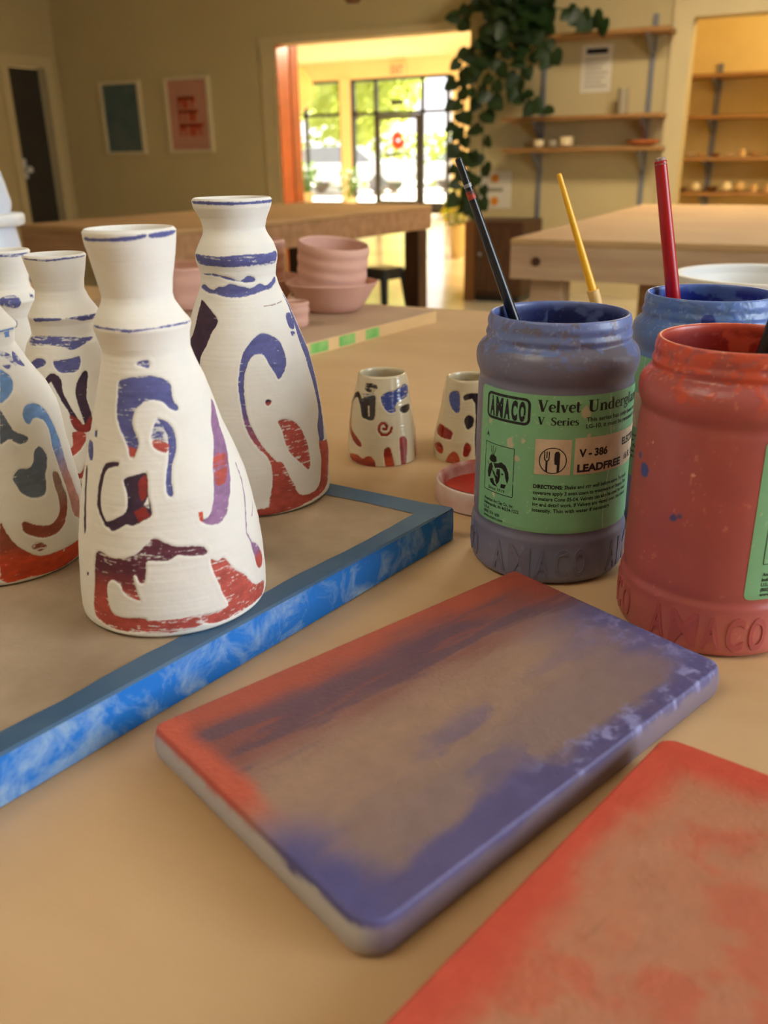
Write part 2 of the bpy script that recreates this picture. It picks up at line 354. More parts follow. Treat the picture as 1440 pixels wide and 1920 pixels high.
# ------------------------------------------------------------------ store room behind the right opening
struct('wall_store_back', MB().box(-1.75, 9.25, 0, 2.0, 9.4, 2.7), mat('store_wall_paint', (226, 200, 134), 0.7, var=0.04))
struct('wall_store_left', MB().box(-1.9, YW + 0.15, 0, -1.75, 9.4, 2.7), MATS['store_wall_paint'])
struct('wall_store_right', MB().box(2.0, YW + 0.15, 0, 2.15, 9.4, 2.7), MATS['store_wall_paint'])
struct('ceiling_store', MB().box(-1.9, YW + 0.15, 2.7, 2.15, 9.4, 2.8), FARCEIL)
lamp('store_lamp', (0.55, 8.2, 2.3), 75, (1.0, 0.84, 0.50))
HS = (1.70, 1.365, 1.02, 0.72)
word = ('topmost', 'second from the top', 'third from the top', 'lowest visible')
for i, z in enumerate(HS):
    s_ = thing('storage_shelf', f'long pine shelf in the yellow store room, {word[i]}', 'shelf', (-1.6, 9.25, z), 0, 'store room shelves')
    MB().box(0, -0.36, -0.03, 3.2, -0.012, 0).build('board', SHELFW, s_)
    for x in (0.36, 1.7): MB().prism([(-0.012, -0.30), (-0.012, -0.14), (-0.03, -0.14), (-0.3, -0.06), (-0.3, -0.03), (-0.012, -0.03)][::-1], x, x + 0.03).build('bracket', STEEL, s_).rotation_euler = (0, 0, 0)
    for b in [c for c in s_.children if c.name.startswith('bracket')]:
        b.data.transform(Matrix(((0, 0, 1, 0), (1, 0, 0, 0), (0, 1, 0, 0), (0, 0, 0, 1))))
for i, x in enumerate((-1.24, 0.1)):
    tag(MB().box(x, 9.235, 0.2, x + 0.05, 9.25, 1.8).build('shelf_upright', STEEL), ('steel wall upright carrying the store room shelves at the left', 'steel wall upright carrying the store room shelves at the right')[i], 'shelf upright')
rng = random.Random(5)
pot_mats = [mat('buff_clay_ware', (224, 186, 124), 0.6, var=0.1), mat('cream_glaze_ware', (242, 222, 176), 0.35, var=0.06), mat('brown_clay_ware', (150, 100, 52), 0.6, var=0.15)]
shapes = [[(0.022, 0), (0.045, 0.012), (0.06, 0.04), (0.057, 0.04), (0.042, 0.016), (0.001, 0.008)], [(0.032, 0), (0.036, 0.02), (0.035, 0.08), (0.031, 0.08), (0.031, 0.012), (0.001, 0.01)], [(0.02, 0), (0.05, 0.025), (0.055, 0.055), (0.035, 0.09), (0.026, 0.1), (0.022, 0.1), (0.03, 0.088), (0.001, 0.02)]]
kinds = ['bowl', 'cup', 'jar']
rowname = {2: 'on the shelf third from the top in the store room', 3: 'on the lowest visible shelf of the store room'}
for si in (2, 3):
    x = -1.52
    while x < -0.2:
        k = rng.choice((0, 0, 1, 2)) if si == 3 else rng.choice((0, 0, 0, 1)); mm = rng.choice(pot_mats); sc = rng.uniform(0.7, 1.05)
        o = MB().lathe([(a*sc, b*sc) for a, b in shapes[k]], 24, True, False).build('small_' + kinds[k], mm, None, smooth=True)
        o.location = (x, 9.25 - rng.uniform(0.12, 0.27), HS[si])
        col = {'buff_clay_ware': 'buff', 'cream_glaze_ware': 'cream', 'brown_clay_ware': 'brown'}[mm.name]
        tag(o, f'small {col} clay {kinds[k]} {rowname[si]}', kinds[k], f'{col} clay {kinds[k]}s {rowname[si]}')
        x += rng.uniform(0.1, 0.16)

# ------------------------------------------------------------------ outside
struct('ground', MB().box(-60, FY + 0.2, -0.12, 40, 90, -0.02), mat('asphalt', (176, 170, 158), 0.8, var=0.15, scale=3))
def tree(x, y, h, r, seed, label):
    t = thing('tree', label, 'tree', (x, y, -0.02), 0, 'trees beyond the parked cars')
    rg = random.Random(seed)
    MB().tube([(0, 0, 0), (0.1, 0, h*0.3), (0.0, 0.1, h*0.75)], [0.22, 0.17, 0.05], 10).build('trunk', BROWN, t, smooth=True)
    f = MB()
    for i in range(1700):
        a = rg.random()*6.283; u = rg.uniform(-1, 1); q = rg.random()**0.4
        p = Vector((math.cos(a)*math.sqrt(1 - u*u)*r*q, math.sin(a)*math.sqrt(1 - u*u)*r*q, h*0.62 + u*h*0.40*q))
        n = Vector((rg.gauss(0, 1), rg.gauss(0, 1), rg.gauss(0, 1))).normalized(); a1 = n.orthogonal().normalized(); b1 = n.cross(a1); s = rg.uniform(0.2, 0.42)
        f.add([p + a1*s, p + b1*s*0.6, p - a1*s, p - b1*s*0.6], [(0, 1, 2, 3)])
    f.build('foliage', leaf_mat('sunlit_leaves', (206, 214, 110), (170, 190, 90), 0.6), t)
for a in ((-19.5, 36, 7.5, 3.0, 1, 'sunlit green tree beyond the lot, seen at the left of the glass front'), (-15.2, 45, 8.5, 3.4, 2, 'tall sunlit tree beyond the lot, seen behind the glass door'), (-9.8, 37.5, 7.0, 2.6, 3, 'sunlit tree beyond the lot, seen right of the glass door'), (-25, 47, 9, 3.6, 4, 'far sunlit tree at the left edge of the glass front')): tree(*a)
h = MB(); rg = random.Random(9)
for i in range(2600):
    p = Vector((rg.uniform(-30, 0), 33.6 + rg.uniform(-0.6, 0.6), rg.random()**0.7*1.9)); n = Vector((rg.gauss(0, 1), rg.gauss(0, 1), rg.gauss(0, 1))).normalized(); a1 = n.orthogonal().normalized(); b1 = n.cross(a1); s = rg.uniform(0.1, 0.24)
    h.add([p + a1*s, p + b1*s*0.6, p - a1*s, p - b1*s*0.6], [(0, 1, 2, 3)])
tag(h.build('hedge', MATS['sunlit_leaves']), 'low sunlit hedge running behind the parked cars', 'hedge')
def car(x, y, rz, m, label):
    t = thing('car', label, 'car', (x, y, -0.02), rz, 'cars parked outside')
    side = [(-2.1, 0.35), (-2.15, 0.7), (-1.95, 0.85), (-1.2, 0.92), (1.35, 0.92), (2.0, 0.8), (2.15, 0.6), (2.1, 0.35)]
    b = MB().prism(side, -0.85, 0.85); b.v = [(a, c, z) for a, z, c in b.v]; b.build('body', m, t, bevel=0.06)
    cab = [(-1.7, 0.9), (-1.2, 1.38), (0.4, 1.42), (1.15, 0.9)]
    b = MB().prism(cab, -0.72, 0.72); b.v = [(a, c*(1 - 0.18*(z > 1)), z) for a, z, c in b.v]; b.build('cabin', mat('car_glass', (120, 130, 136), 0.1, var=0.1), t, bevel=0.04)
    for sx in (-1.3, 1.3):
        for sy in (-0.86, 0.7):
            wv = MB().lathe([(0.2, 0), (0.32, 0.02), (0.32, 0.14), (0.2, 0.16)], 24); wv.v = [(sx + a, sy + c, 0.32 + b_) for a, b_, c in wv.v]; wv.build('wheel', mat('grey_wheel', (120, 120, 122), 0.4, var=0.1), t)
WC = mat('white_car_paint', (240, 240, 238), 0.25, var=0.02)
car(-14.6, 26.5, R(8), WC, 'white car parked outside left of the glass door'); car(-10.9, 29.6, R(40), WC, 'white car parked outside right of the glass door')

# plants of the front room
def bushy(name, label, loc, h, r, m, n, seed, potr=0.16, poth=0.25, leaf=0.07, flowers=None):
    t = thing(name, label, 'plant', loc); rg = random.Random(seed)
    MB().lathe([(potr*0.75, 0), (potr, poth), (potr*1.05, poth), (potr*0.92, poth - 0.01), (potr*0.9, poth - 0.04), (0.001, poth - 0.04)], 28, True, False).build('pot', mat('cream_pot', (226, 206, 160), 0.5, var=0.05), t, smooth=True)
    s = MB(); f = MB(); fl = MB()
    for i in range(n):
        a = rg.random()*6.283; q = rg.random()**0.5; top = Vector((math.cos(a)*r*q, math.sin(a)*r*q, poth + h*rg.uniform(0.35, 1)*(1 - 0.35*q)))
        s.tube([(0, 0, poth - 0.04), tuple(top*0.5 + Vector((0, 0, h*0.2))), tuple(top)], 0.005, 5)
        for j in range(4):
            p = top + Vector((rg.gauss(0, 1), rg.gauss(0, 1), rg.gauss(0, 1)))*leaf*0.8; d = Vector((rg.gauss(0, 1), rg.gauss(0, 1), rg.gauss(0, 0.6))).normalized(); b = d.cross(Vector((0, 0, 1))).normalized()
            (fl if flowers and j == 0 else f).add([p - d*leaf, p + b*leaf*0.4, p + d*leaf, p - b*leaf*0.4], [(0, 1, 2, 3)])
    s.build('stem', mat('green_stem', (90, 120, 40), 0.6), t); f.build('foliage', m, t)
    if flowers: fl.build('blossom', flowers, t)
GL = leaf_mat('green_leaves', (108, 150, 44), (70, 112, 30), 0.45)
st_ = thing('plant_stand', 'low wooden plant stand under the green plant by the front window', 'stand', (-9.42, 15.4, 0))
MB().box(-0.25, -0.2, 0.2, 0.25, 0.2, 0.24).build('top', WOODP, st_)
for sx in (-0.22, 0.19):
    for sy in (-0.17, 0.14): MB().box(sx, sy, 0, sx + 0.03, sy + 0.03, 0.2).build('leg', WOODP, st_)
bushy('potted_plant', 'bushy green potted plant by the front window at the left', (-9.42, 15.4, 0.24), 0.55, 0.3, GL, 40, 3, 0.14, 0.2)
bushy('potted_plant', 'narrow green potted plant in front of the cream column', (-8.75, 15.9, 0.0), 0.62, 0.16, GL, 26, 4, 0.14, 0.32)
bushy('potted_plant', 'yellow flowering plant in a pale pot at the right of the wide doorway', (-3.86, 9.5, 0.0), 0.42, 0.2, leaf_mat('yellow_green_leaves', (196, 200, 40), (150, 176, 40), 0.5), 34, 6, 0.10, 0.36, 0.06, mat('yellow_petals', (255, 214, 30), 0.6))
# framed prints on the back wall
def picture(name, label, x0, x1, z0, z1, m):
    t = thing(name, label, 'picture', (0, YW, 0))
    for a in ((x0, x0 + 0.035, z0, z1), (x1 - 0.035, x1, z0, z1), (x0 + 0.035, x1 - 0.035, z0, z0 + 0.03), (x0 + 0.035, x1 - 0.035, z1 - 0.03, z1)): pass
    f = MB()
    for a in ((x0, x0 + 0.035, z0, z1), (x1 - 0.035, x1, z0, z1), (x0 + 0.035, x1 - 0.035, z0, z0 + 0.025), (x0 + 0.035, x1 - 0.035, z1 - 0.025, z1)): f.box(a[0], -0.03, a[2], a[1], 0, a[3])
    f.build('frame', mat('pale_frame', (222, 208, 172), 0.5, var=0.05), t)
    MB().box(x0 + 0.035, -0.012, z0 + 0.025, x1 - 0.035, -0.008, z1 - 0.025).build('print', m, t); return t
picture('framed_print', 'framed teal abstract print, the left of two on the back wall', -6.71, -6.20, 1.126, 1.775, mat('teal_print', (64, 92, 98), 0.5, rgb2=(90, 104, 104), scale=3.5))
t = picture('framed_print', 'framed pink print with red block shapes, the right of two on the back wall', -5.91, -5.385, 1.13, 1.78, mat('pink_print', (196, 140, 118), 0.5, var=0.04))
rg = random.Random(12); f = MB()
for row, (za, zb, n, xa, xb) in enumerate(((1.51, 1.615, 4, -5.77, -5.56), (1.40, 1.50, 4, -5.77, -5.53), (1.275, 1.385, 5, -5.77, -5.48))):
    wd = (xb - xa)/n
    for i in range(n):
        x = xa + i*wd; f.box(x, -0.0145, za, x + wd*0.4, -0.012, zb); f.box(x, -0.0145, zb - 0.03, x + wd*0.88, -0.012, zb)
        if rg.random() < 0.6: f.box(x + wd*0.5, -0.0145, za + rg.choice((0, 0.05)), x + wd*0.88, -0.012, zb - 0.02)
f.build('block_shape', mat('red_print_ink', (190, 66, 28), 0.6, var=0.1), t)
# wall shelves: two uprights, three boards
for i, x in enumerate((-2.245, -1.44)):
    tag(MB().box(x, YW - 0.018, 0.25, x + 0.035, YW, 1.98).build('shelf_upright', STEEL), ('steel wall upright under the trailing plant', 'steel wall upright right of the pinned notice')[i], 'shelf upright')
for i, (z, x0, x1, dp) in enumerate(((1.87, -2.42, -1.27, 0.30), (1.33, -2.47, -1.28, 0.26), (1.11, -2.46, -1.27, 0.26))):
    s_ = thing('wall_shelf', 'pine wall shelf ' + ('at the top, holding the trailing plant', 'in the middle, holding a tall grey cup', 'lowest of three, holding small pots')[i], 'shelf', (0, YW, z), 0, 'pine shelves on the back wall')
    MB().box(x0, -dp, -0.028, x1, -0.02, 0).build('board', SHELFW, s_, bevel=0.003)
    for x in (-2.24, -1.435):
        b = MB().prism([(-0.02, -0.16), (-0.04, -0.16), (-dp + 0.04, -0.045), (-dp + 0.04, -0.028), (-0.02, -0.028)], x, x + 0.025)
        b.v = [(z_, y_, w_) for y_, w_, z_ in b.v]; b.build('bracket', STEEL, s_)
c_ = MB().lathe([(0.035, 0), (0.04, 0.02), (0.038, 0.17), (0.034, 0.17), (0.034, 0.02), (0.001, 0.015)], 28, True, False).build('tall_cup', mat('grey_glaze', (168, 158, 134), 0.4, var=0.1), None, smooth=True); c_.location = (-1.585, 7.06, 1.33)
tag(c_, 'tall grey cylinder cup on the middle wall shelf', 'cup')
for x, m_, sc, lb in ((-2.2, 'cream_glaze_ware', 0.75, 'cream pot at the left on the lowest wall shelf'), (-2.09, 'grey_glaze', 0.7, 'grey pot between two pale pots on the lowest wall shelf'), (-1.985, 'cream_glaze_ware', 0.95, 'larger cream pot right of the grey pot on the lowest wall shelf')):
    o = MB().lathe([(0.03*sc, 0), (0.055*sc, 0.02*sc), (0.056*sc, 0.075*sc), (0.05*sc, 0.08*sc), (0.05*sc, 0.02*sc), (0.001, 0.012)], 24, True, False).build('small_pot', MATS[m_], None, smooth=True); o.location = (x, 7.05, 1.11); tag(o, lb, 'pot')
o = MB().lathe([(0.045, 0), (0.11, 0.02), (0.12, 0.045), (0.115, 0.045), (0.1, 0.026), (0.001, 0.012)], 32, True, False).build('shallow_dish', mat('terracotta', (186, 104, 52), 0.6, var=0.1), None, smooth=True); o.location = (-1.41, 7.05, 1.11); tag(o, 'shallow terracotta dish at the right end of the lowest wall shelf', 'dish')
# pinned papers
n_ = thing('notice', 'pinned paper notice with a dark heading between the wall shelves', 'notice', (-1.83, YW, 1.65))
MB().box(-0.115, -0.003, -0.16, 0.115, 0, 0.16).build('sheet', PAPER, n_)
f = MB(); f.box(-0.08, -0.0045, 0.10, 0.08, -0.003, 0.135)
f.build('heading_bar', INK, n_)
for i in range(7): MB().box(-0.085, -0.0045, 0.06 - i*0.03, 0.085 - (i % 3)*0.02, -0.003, 0.068 - i*0.03).build('text_line', mat('grey_ink', (150, 140, 120), 0.7), n_)
n_ = thing('small_poster', 'small white poster with two orange suns low on the back wall', 'poster', (-2.6, YW, 0.8))
MB().box(-0.14, -0.003, -0.14, 0.14, 0, 0.14).build('sheet', PAPER, n_)
for z in (0.09, -0.085):
    d_ = MB().lathe([(0.035, 0.003), (0.035, 0.006)], 24); d_.v = [(a, -c, b + z) for a, b, c in d_.v]; d_.build('sun_disc', mat('orange_ink', (222, 140, 40), 0.6), n_)
MB().box(-0.07, -0.0045, -0.012, 0.07, -0.003, 0.016).build('text_line', MATS['grey_ink'], n_)
# wooden pendant lamp
pn = thing('pendant_lamp', 'dark wooden pendant lamp just entering the top of the view', 'lamp', (-1.91, 3.55, 1.64))
MB().lathe([(0.001, 0.0), (0.025, 0.003), (0.038, 0.02), (0.042, 0.06), (0.03, 0.1), (0.008, 0.12)], 28).build('shade', WOODP, pn, smooth=True)
MB().tube([(0, 0, 0.12), (0, 0, HC - 1.64)], 0.004, 8).build('cord', BLACK, pn)

# trailing pothos
def pothos():
    t = thing('trailing_plant', 'dark green trailing plant spilling from the top wall shelf', 'plant', (-2.3, 7.03, 1.87))
    base = Vector((-2.3, 7.03, 1.87)); rg = random.Random(21)
    MB().lathe([(0.075, 0), (0.1, 0.16), (0.105, 0.16), (0.095, 0.15), (0.09, 0.13), (0.001, 0.13)], 32, True, False).build('pot', mat('dark_pot', (70, 62, 50), 0.5, var=0.1), t, smooth=True)
    Yp = 6.85
    V = [[(-2.29, 2.07), (-2.5, 1.95), (-2.67, 1.74), (-2.74, 1.49), (-2.75, 1.23), (-2.73, 1.0), (-2.69, 0.80), (-2.66, 0.68)],
         [(-2.3, 2.03), (-2.61, 1.91), (-2.64, 1.59), (-2.59, 1.33), (-2.58, 1.03), (-2.6, 0.8), (-2.61, 0.69)],
         [(-2.22, 1.95), (-2.21, 1.81), (-2.27, 1.68), (-2.34, 1.54), (-2.24, 1.45), (-2.1, 1.37)],
         [(-2.2, 2.05), (-1.95, 2.0), (-1.82, 1.96), (-1.73, 1.91)],
         [(-2.39, 2.08), (-2.59, 2.11), (-2.75, 2.09), (-2.81, 1.97)],
         [(-2.4, 2.06), (-2.69, 1.81), (-2.785, 1.71), (-2.8, 1.49), (-2.78, 1.26), (-2.78, 1.03), (-2.74, 0.84), (-2.78, 0.7)],
         [(-2.38, 1.95), (-2.46, 1.76), (-2.51, 1.59), (-2.53, 1.44)], [(-2.18, 1.95), (-2.1, 1.8), (-2.05, 1.69)]]
    f = MB()
    def leaf(p, d, s):
        d = d.normalized(); n = (Vector((rg.gauss(0, 0.35), -1, rg.gauss(0.2, 0.35)))).normalized(); b = d.cross(n).normalized(); n = b.cross(d)
        out = [(0, 0), (-0.12, 0.3), (0.1, 0.48), (0.4, 0.46), (0.7, 0.3), (1.0, 0)]
        vs = [p + d*(a*s) + b*(w*s) + n*(-abs(w)*s*0.25) for a, w in out] + [p + d*(a*s) - b*(w*s) + n*(-abs(w)*s*0.25) for a, w in out[1:-1]] + [p + d*(0.35*s) + n*0.006]
        ring = [0, 1, 2, 3, 4, 5, 9, 8, 7, 6]
        f.add([v - base for v in vs], [(ring[i], ring[(i + 1) % 10], 10) for i in range(10)])
    for k, vn in enumerate(V):
        pts = [base + Vector((0, 0, 0.14))] + [Vector((x, Yp + rg.uniform(-0.03, 0.03), z)) for x, z in vn]
        fine = []
        for i in range(len(pts) - 1):
            for j in range(6): fine.append(pts[i].lerp(pts[i + 1], j/6))
        MB().tube([p - base for p in fine], 0.005, 6).build('vine', mat('plant_vine', (52, 64, 26), 0.6), t)
        step = 2
        for i in range(3, len(fine), step):
            sd = 1 if (i//step) % 2 else -1
            p = fine[i] + Vector((sd*0.02, -0.02, 0)); leaf(p, Vector((sd*rg.uniform(0.2, 1), -0.25, rg.uniform(-1.1, -0.1))), rg.uniform(0.09, 0.135))
    for i in range(150):                                     # the dense crown over the shelf edge
        a = rg.random()
        p = Vector((rg.uniform(-2.62, -2.12), 6.86 + rg.uniform(-0.12, 0.12), rg.uniform(1.78, 2.3) - 0.0))
        if p.z < 1.95 and p.x > -2.3: p.z += 0.2
        leaf(p, Vector((rg.uniform(-1, 1), -0.4, rg.uniform(-1, 0.3))), rg.uniform(0.09, 0.14))
    f.build('foliage', leaf_mat('pothos_leaves', (38, 62, 26), (24, 44, 18), 0.12), t, smooth=True)
pothos()

# ------------------------------------------------------------------ other benches, stool, cabinet
def bench(name, label, loc, rz, x1, y1, wood, top, legs, h=TZ, ins=0.045, lw=0.09):
    t = thing(name, label, 'table', loc, rz)
    MB().box(min(0, x1), 0, h - 0.018, max(0, x1), y1, h, 0.004).build('tabletop', top, t)
    a = MB(); s = 1 if x1 > 0 else -1; lo, hi = min(0, x1), max(0, x1)
    a.box(lo + 0.002, 0.002, h - 0.105, hi - 0.002, 0.04, h - 0.018); a.box(lo + 0.002, y1 - 0.04, h - 0.105, hi - 0.002, y1 - 0.002, h - 0.018)
    a.box(lo + 0.002, 0.04, h - 0.105, lo + 0.04, y1 - 0.04, h - 0.018); a.box(hi - 0.04, 0.04, h - 0.105, hi - 0.002, y1 - 0.04, h - 0.018)
    a.build('apron', wood, t)
    for x in (lo + ins, hi - ins - lw):
        for y in (0.05, y1 - 0.05 - lw): MB().box(x, y, 0, x + lw, y + lw, h - 0.105, 0.003).build('leg', legs, t)
    MB().box(lo + ins, 0.06, 0.28, hi - ins, y1 - 0.06, 0.3).build('lower_shelf', legs, t)
    return t
rb = bench('work_bench', 'pale wooden work bench at the right in front of the wall shelves', (-0.797, 2.34, 0), 0, 1.9, 1.75, BENCH, BENCHTOP, BENCH)
k = MB().lathe([(0.012, 0), (0.012, 0.002)], 16); k.v = [(0.075 + a, 0.001 - c, TZ - 0.058 + b) for a, b, c in k.v]; k.build('screw_plug', BROWN, rb)
bench('work_bench', 'brown wooden work bench at the left in front of the framed prints', (-1.931, 2.285, 0), R(-7.5), -0.77, 1.64, BENCHD, BENCHDT, BROWN, ins=-0.006, lw=0.078)
sb = thing('storage_box', 'grey storage box under the pale bench', 'box', (-0.35, 2.7, 0.3)); MB().box(-0.2, -0.15, 0, 0.2, 0.15, 0.18, 0.01).build('body', mat('grey_box', (120, 112, 98), 0.6), sb); MB().box(-0.21, -0.16, 0.18, 0.21, 0.16, 0.21, 0.006).build('lid', mat('pale_box_lid', (190, 176, 150), 0.5), sb)
s_ = thing('stool', 'small black metal stool standing under the end of the brown bench', 'stool', (-2.41, 4.78, 0), R(-18))
MB().box(-0.088, -0.088, 0.44, 0.088, 0.088, 0.46, 0.008).build('seat', BLACK, s_)
a = MB()
for k in range(4):
    b = MB().box(-0.088, -0.090, 0.395, 0.088, -0.086, 0.445); q = Matrix.Rotation(k*math.pi/2, 3, 'Z'); a.add([q @ Vector(v) for v in b.v], b.f)
a.build('skirt', BLACK, s_)
for sx in (-1, 1):
    for sy in (-1, 1):
        b = MB().tube([(sx*0.080, sy*0.080, 0.44), (sx*0.125, sy*0.125, 0)], [0.026, 0.013], 10); b.build('leg', BLACK, s_)
b = MB()
for k in range(4):
    q = Matrix.Rotation(k*math.pi/2, 3, 'Z'); r_ = MB().tube([(-0.11, -0.11, 0.14), (0.11, -0.11, 0.14)], 0.006, 8); b.add([q @ Vector(v) for v in r_.v], r_.f)
b.build('foot_rail', BLACK, s_)
c_ = thing('wooden_cabinet', 'low dark brown wooden cabinet against the wall below the trailing plant', 'cabinet', (-2.6, 6.55, 0))
MB().box(0, 0.02, 0.05, 0.46, 0.5, 0.6, 0.004).build('carcass', BROWN, c_); MB().box(0.09, 0, 0.08, 0.45, 0.02, 0.57, 0.003).build('door', BROWN, c_); MB().box(0, 0, 0.0, 0.085, 0.02, 0.6).build('side_post', WOODP, c_); MB().box(0.02, 0.04, 0, 0.44, 0.48, 0.05).build('plinth', BLACK, c_)
k = MB().sphere((0.13, -0.012, 0.36), 0.014, n=8); k.build('knob', STEEL, c_, smooth=True)

# ------------------------------------------------------------------ the work table in front
wt = thing('work_table', 'tan topped work table in the foreground carrying the jars and slabs', 'table', (0, 0, 0))
TOP = mat('tan_board_top', (208, 173, 130), 0.5, rgb2=(195, 158, 113), scale=5, stretch=(1, 3, 1), bump=0.06, bscale=240)
MB().box(-1.7, -0.36, TZ - 0.02, 0.95, 1.207, TZ, 0.003).build('tabletop', TOP, wt)
a = MB(); a.box(-1.66, -0.32, TZ - 0.11, 0.91, -0.28, TZ - 0.02); a.box(-1.66, 1.13, TZ - 0.11, 0.91, 1.17, TZ - 0.02); a.box(-1.66, -0.28, TZ - 0.11, -1.62, 1.13, TZ - 0.02); a.box(0.87, -0.28, TZ - 0.11, 0.91, 1.13, TZ - 0.02)
a.build('apron', BENCH, wt)
for x in (-1.6, 0.77):
    for y in (-0.26, 1.03): MB().box(x, y, 0, x + 0.09, y + 0.09, TZ - 0.02, 0.003).build('leg', BENCH, wt)

# taped ware board
P0 = Vector((-0.177, 0.435, 0)); U = Vector((-0.196, -0.981, 0)).normalized(); Vv = Vector((-0.9967, 0.081, 0)).normalized()
def bp(a, b, z): q = P0 + U*a + Vv*b; return (q.x, q.y, z)
def slab_quad(a0, a1, b0, b1, z0, z1):
    m = MB(); v = [bp(a, b, z) for z in (z0, z1) for a, b in ((a0, b0), (a1, b0), (a1, b1), (a0, b1))]
    return m.add(v, [(0, 1, 2, 3), (7, 6, 5, 4), (0, 4, 5, 1), (1, 5, 6, 2), (2, 6, 7, 3), (3, 7, 4, 0)])
wb = thing('ware_board', 'brown fibre ware board edged with blue tape under the painted bottles', 'board')
BZ = BT - 0.0006
o = slab_quad(0.0006, 0.62, 0.0006, 0.46, TZ, BZ).build('panel', mat('dusty_fibre_board', (182, 160, 134), 0.75, rgb2=(148, 126, 102), scale=16, bump=0.25, bscale=300, detail=10), wb)
def tape_mat():
    m = mat('blue_tape', (0, 122, 226), 0.55); nt = m.node_tree; b = nt.nodes['Principled BSDF']
    tc = nt.nodes['Texture Coordinate']; n = nt.nodes.new('ShaderNodeTexNoise'); n.inputs['Scale'].default_value = 55; n.inputs['Detail'].default_value = 9; n.inputs['Roughness'].default_value = 0.65
    n.inputs['Distortion'].default_value = 0.6
    nt.links.new(tc.outputs['Object'], n.inputs['Vector'])
    r1 = nt.nodes.new('ShaderNodeValToRGB'); r1.color_ramp.elements[0].position = 0.47; r1.color_ramp.elements[1].position = 0.72
    r1.color_ramp.elements[0].color = lin(10, 118, 214); r1.color_ramp.elements[1].color = lin(158, 188, 216)
    nt.links.new(n.outputs['Fac'], r1.inputs[0]); nt.links.new(r1.outputs[0], b.inputs['Base Color']); return m
TAPE = tape_mat(); TAPED = mat('dusty_blue_tape', (78, 106, 134), 0.6, rgb2=(56, 92, 128), scale=30, detail=10)
def tape(name, edge, a0, a1, wdt, label):
    n = 60; rg = random.Random(hash(name) & 7); inn = [wdt + 0.0007*math.sin(i*0.7) + rg.uniform(-0.0004, 0.0004) for i in range(n + 1)]
    r = MB(); v = []; f = []
    for i in range(n + 1):
        s = a0 + (a1 - a0)*i/n
        for off, z in ((inn[i], BT - 0.0002), (0.0008, BT), (-0.0003, BT - 0.001)): v.append(bp(s, off, z) if edge == 'u' else bp(off, s, z))
    for i in range(n):
        for k in range(2): f.append((i*3 + k, i*3 + k + 1, i*3 + 4 + k, i*3 + 3 + k))
    top = r.add(v, f).build(name, TAPED, wb); tag(top, label)
    r = MB(); v = []; f = []
    for i in range(n + 1):
        s = a0 + (a1 - a0)*i/n
        for off, z in ((-0.0003, BT - 0.001), (-0.0006, TZ + 0.0115), (-0.0004, TZ + 0.0003)): v.append(bp(s, off, z) if edge == 'u' else bp(off, s, z))
    for i in range(n):
        for k in range(2): f.append((i*3 + k, i*3 + k + 1, i*3 + 4 + k, i*3 + 3 + k))
    r.add(v, f).build('tape_face', TAPE, top)
tape('edge_tape', 'u', -0.0004, 0.62, 0.0125, 'blue tape along the front edge')
tape('edge_tape', 'v', -0.0004, 0.46, 0.0175, 'blue tape along the back edge')

# plywood board with the pink bowls
D1 = Vector((-0.046, -0.254, 0)).normalized(); D2 = Vector((-0.984, 0.178, 0)); Q0 = Vector((-0.475, 1.097, 0))
pb = thing('ware_board', 'plywood ware board with green edge marks under the pink clay bowls', 'board')
def pq(a, b, z): q = Q0 + D1*a + D2*b; return (q.x, q.y, z)
def pbox(a0, a1, b0, b1, z0, z1):
    v = [pq(a, b, z) for z in (z0, z1) for a, b in ((a0, b0), (a1, b0), (a1, b1), (a0, b1))]
    return MB().add(v, [(0, 1, 2, 3), (7, 6, 5, 4), (0, 4, 5, 1), (1, 5, 6, 2), (2, 6, 7, 3), (3, 7, 4, 0)])
pbox(0.0006, 0.48, 0.0006, 0.50, TZ + 0.0008, TZ + 0.015).build('panel', mat('dusty_plywood', (190, 162, 136), 0.7, rgb2=(176, 146, 118), scale=7, bump=0.08), pb)
pbox(0, 0.48, -0.0002, 0.0008, TZ, TZ + 0.0148).build('edge_band', mat('pale_plywood_edge', (226, 190, 134), 0.6, var=0.08, scale=20), pb)
for a0, a1 in ((0.128, 0.155), (0.176, 0.206), (0.226, 0.258)):
    pbox(a0, a1, -0.0005, -0.0001, TZ + 0.0015, TZ + 0.0135).build('paint_mark', mat('green_edge_paint', (104, 176, 84), 0.6, rgb2=(150, 196, 110), scale=60), pb)

# pink clay bowls
BZ1 = TZ + 0.015
def ridged(r0, r1, h, n, amp, wall=0.004, foot=0.85):
    p = [(r0*foot, 0), (r0*0.97, 0.002)]
    for i in range(41):
        t = i/40; p.append((r0 + (r1 - r0)*t + amp*math.sin(t*n*6.283), 0.004 + (h - 0.005)*t))
    p += [(r1 - wall*0.5, h + 0.001), (r1 - wall, h - 0.001)]
    for i in range(20):
        t = 1 - i/20; p.append((r0 + (r1 - r0)*t - wall, 0.007 + (h - 0.01)*t))
    return p + [(0.001, 0.006)]
def clay(name, label, prof, loc, rot=(0, 0, 0), wob=0.012, seed=1, cat='bowl'):
    o = MB().lathe(prof, 72, True, False, wob=wob, seed=seed).build(name, CLAY, None, smooth=True); o.location = loc; o.rotation_euler = rot
    return tag(o, label, cat)
saucer = [(0.030, 0), (0.036, 0.001), (0.043, 0.008), (0.050, 0.018), (0.055, 0.027), (0.061, 0.035), (0.0635, 0.0385), (0.062, 0.0395), (0.058, 0.036), (0.050, 0.024), (0.040, 0.009), (0.001, 0.006)]
clay('clay_bowl', 'wide pink clay bowl at the bottom of the front stack near the green marks', saucer, (-0.609, 1.05, BZ1), wob=0.02, seed=3)
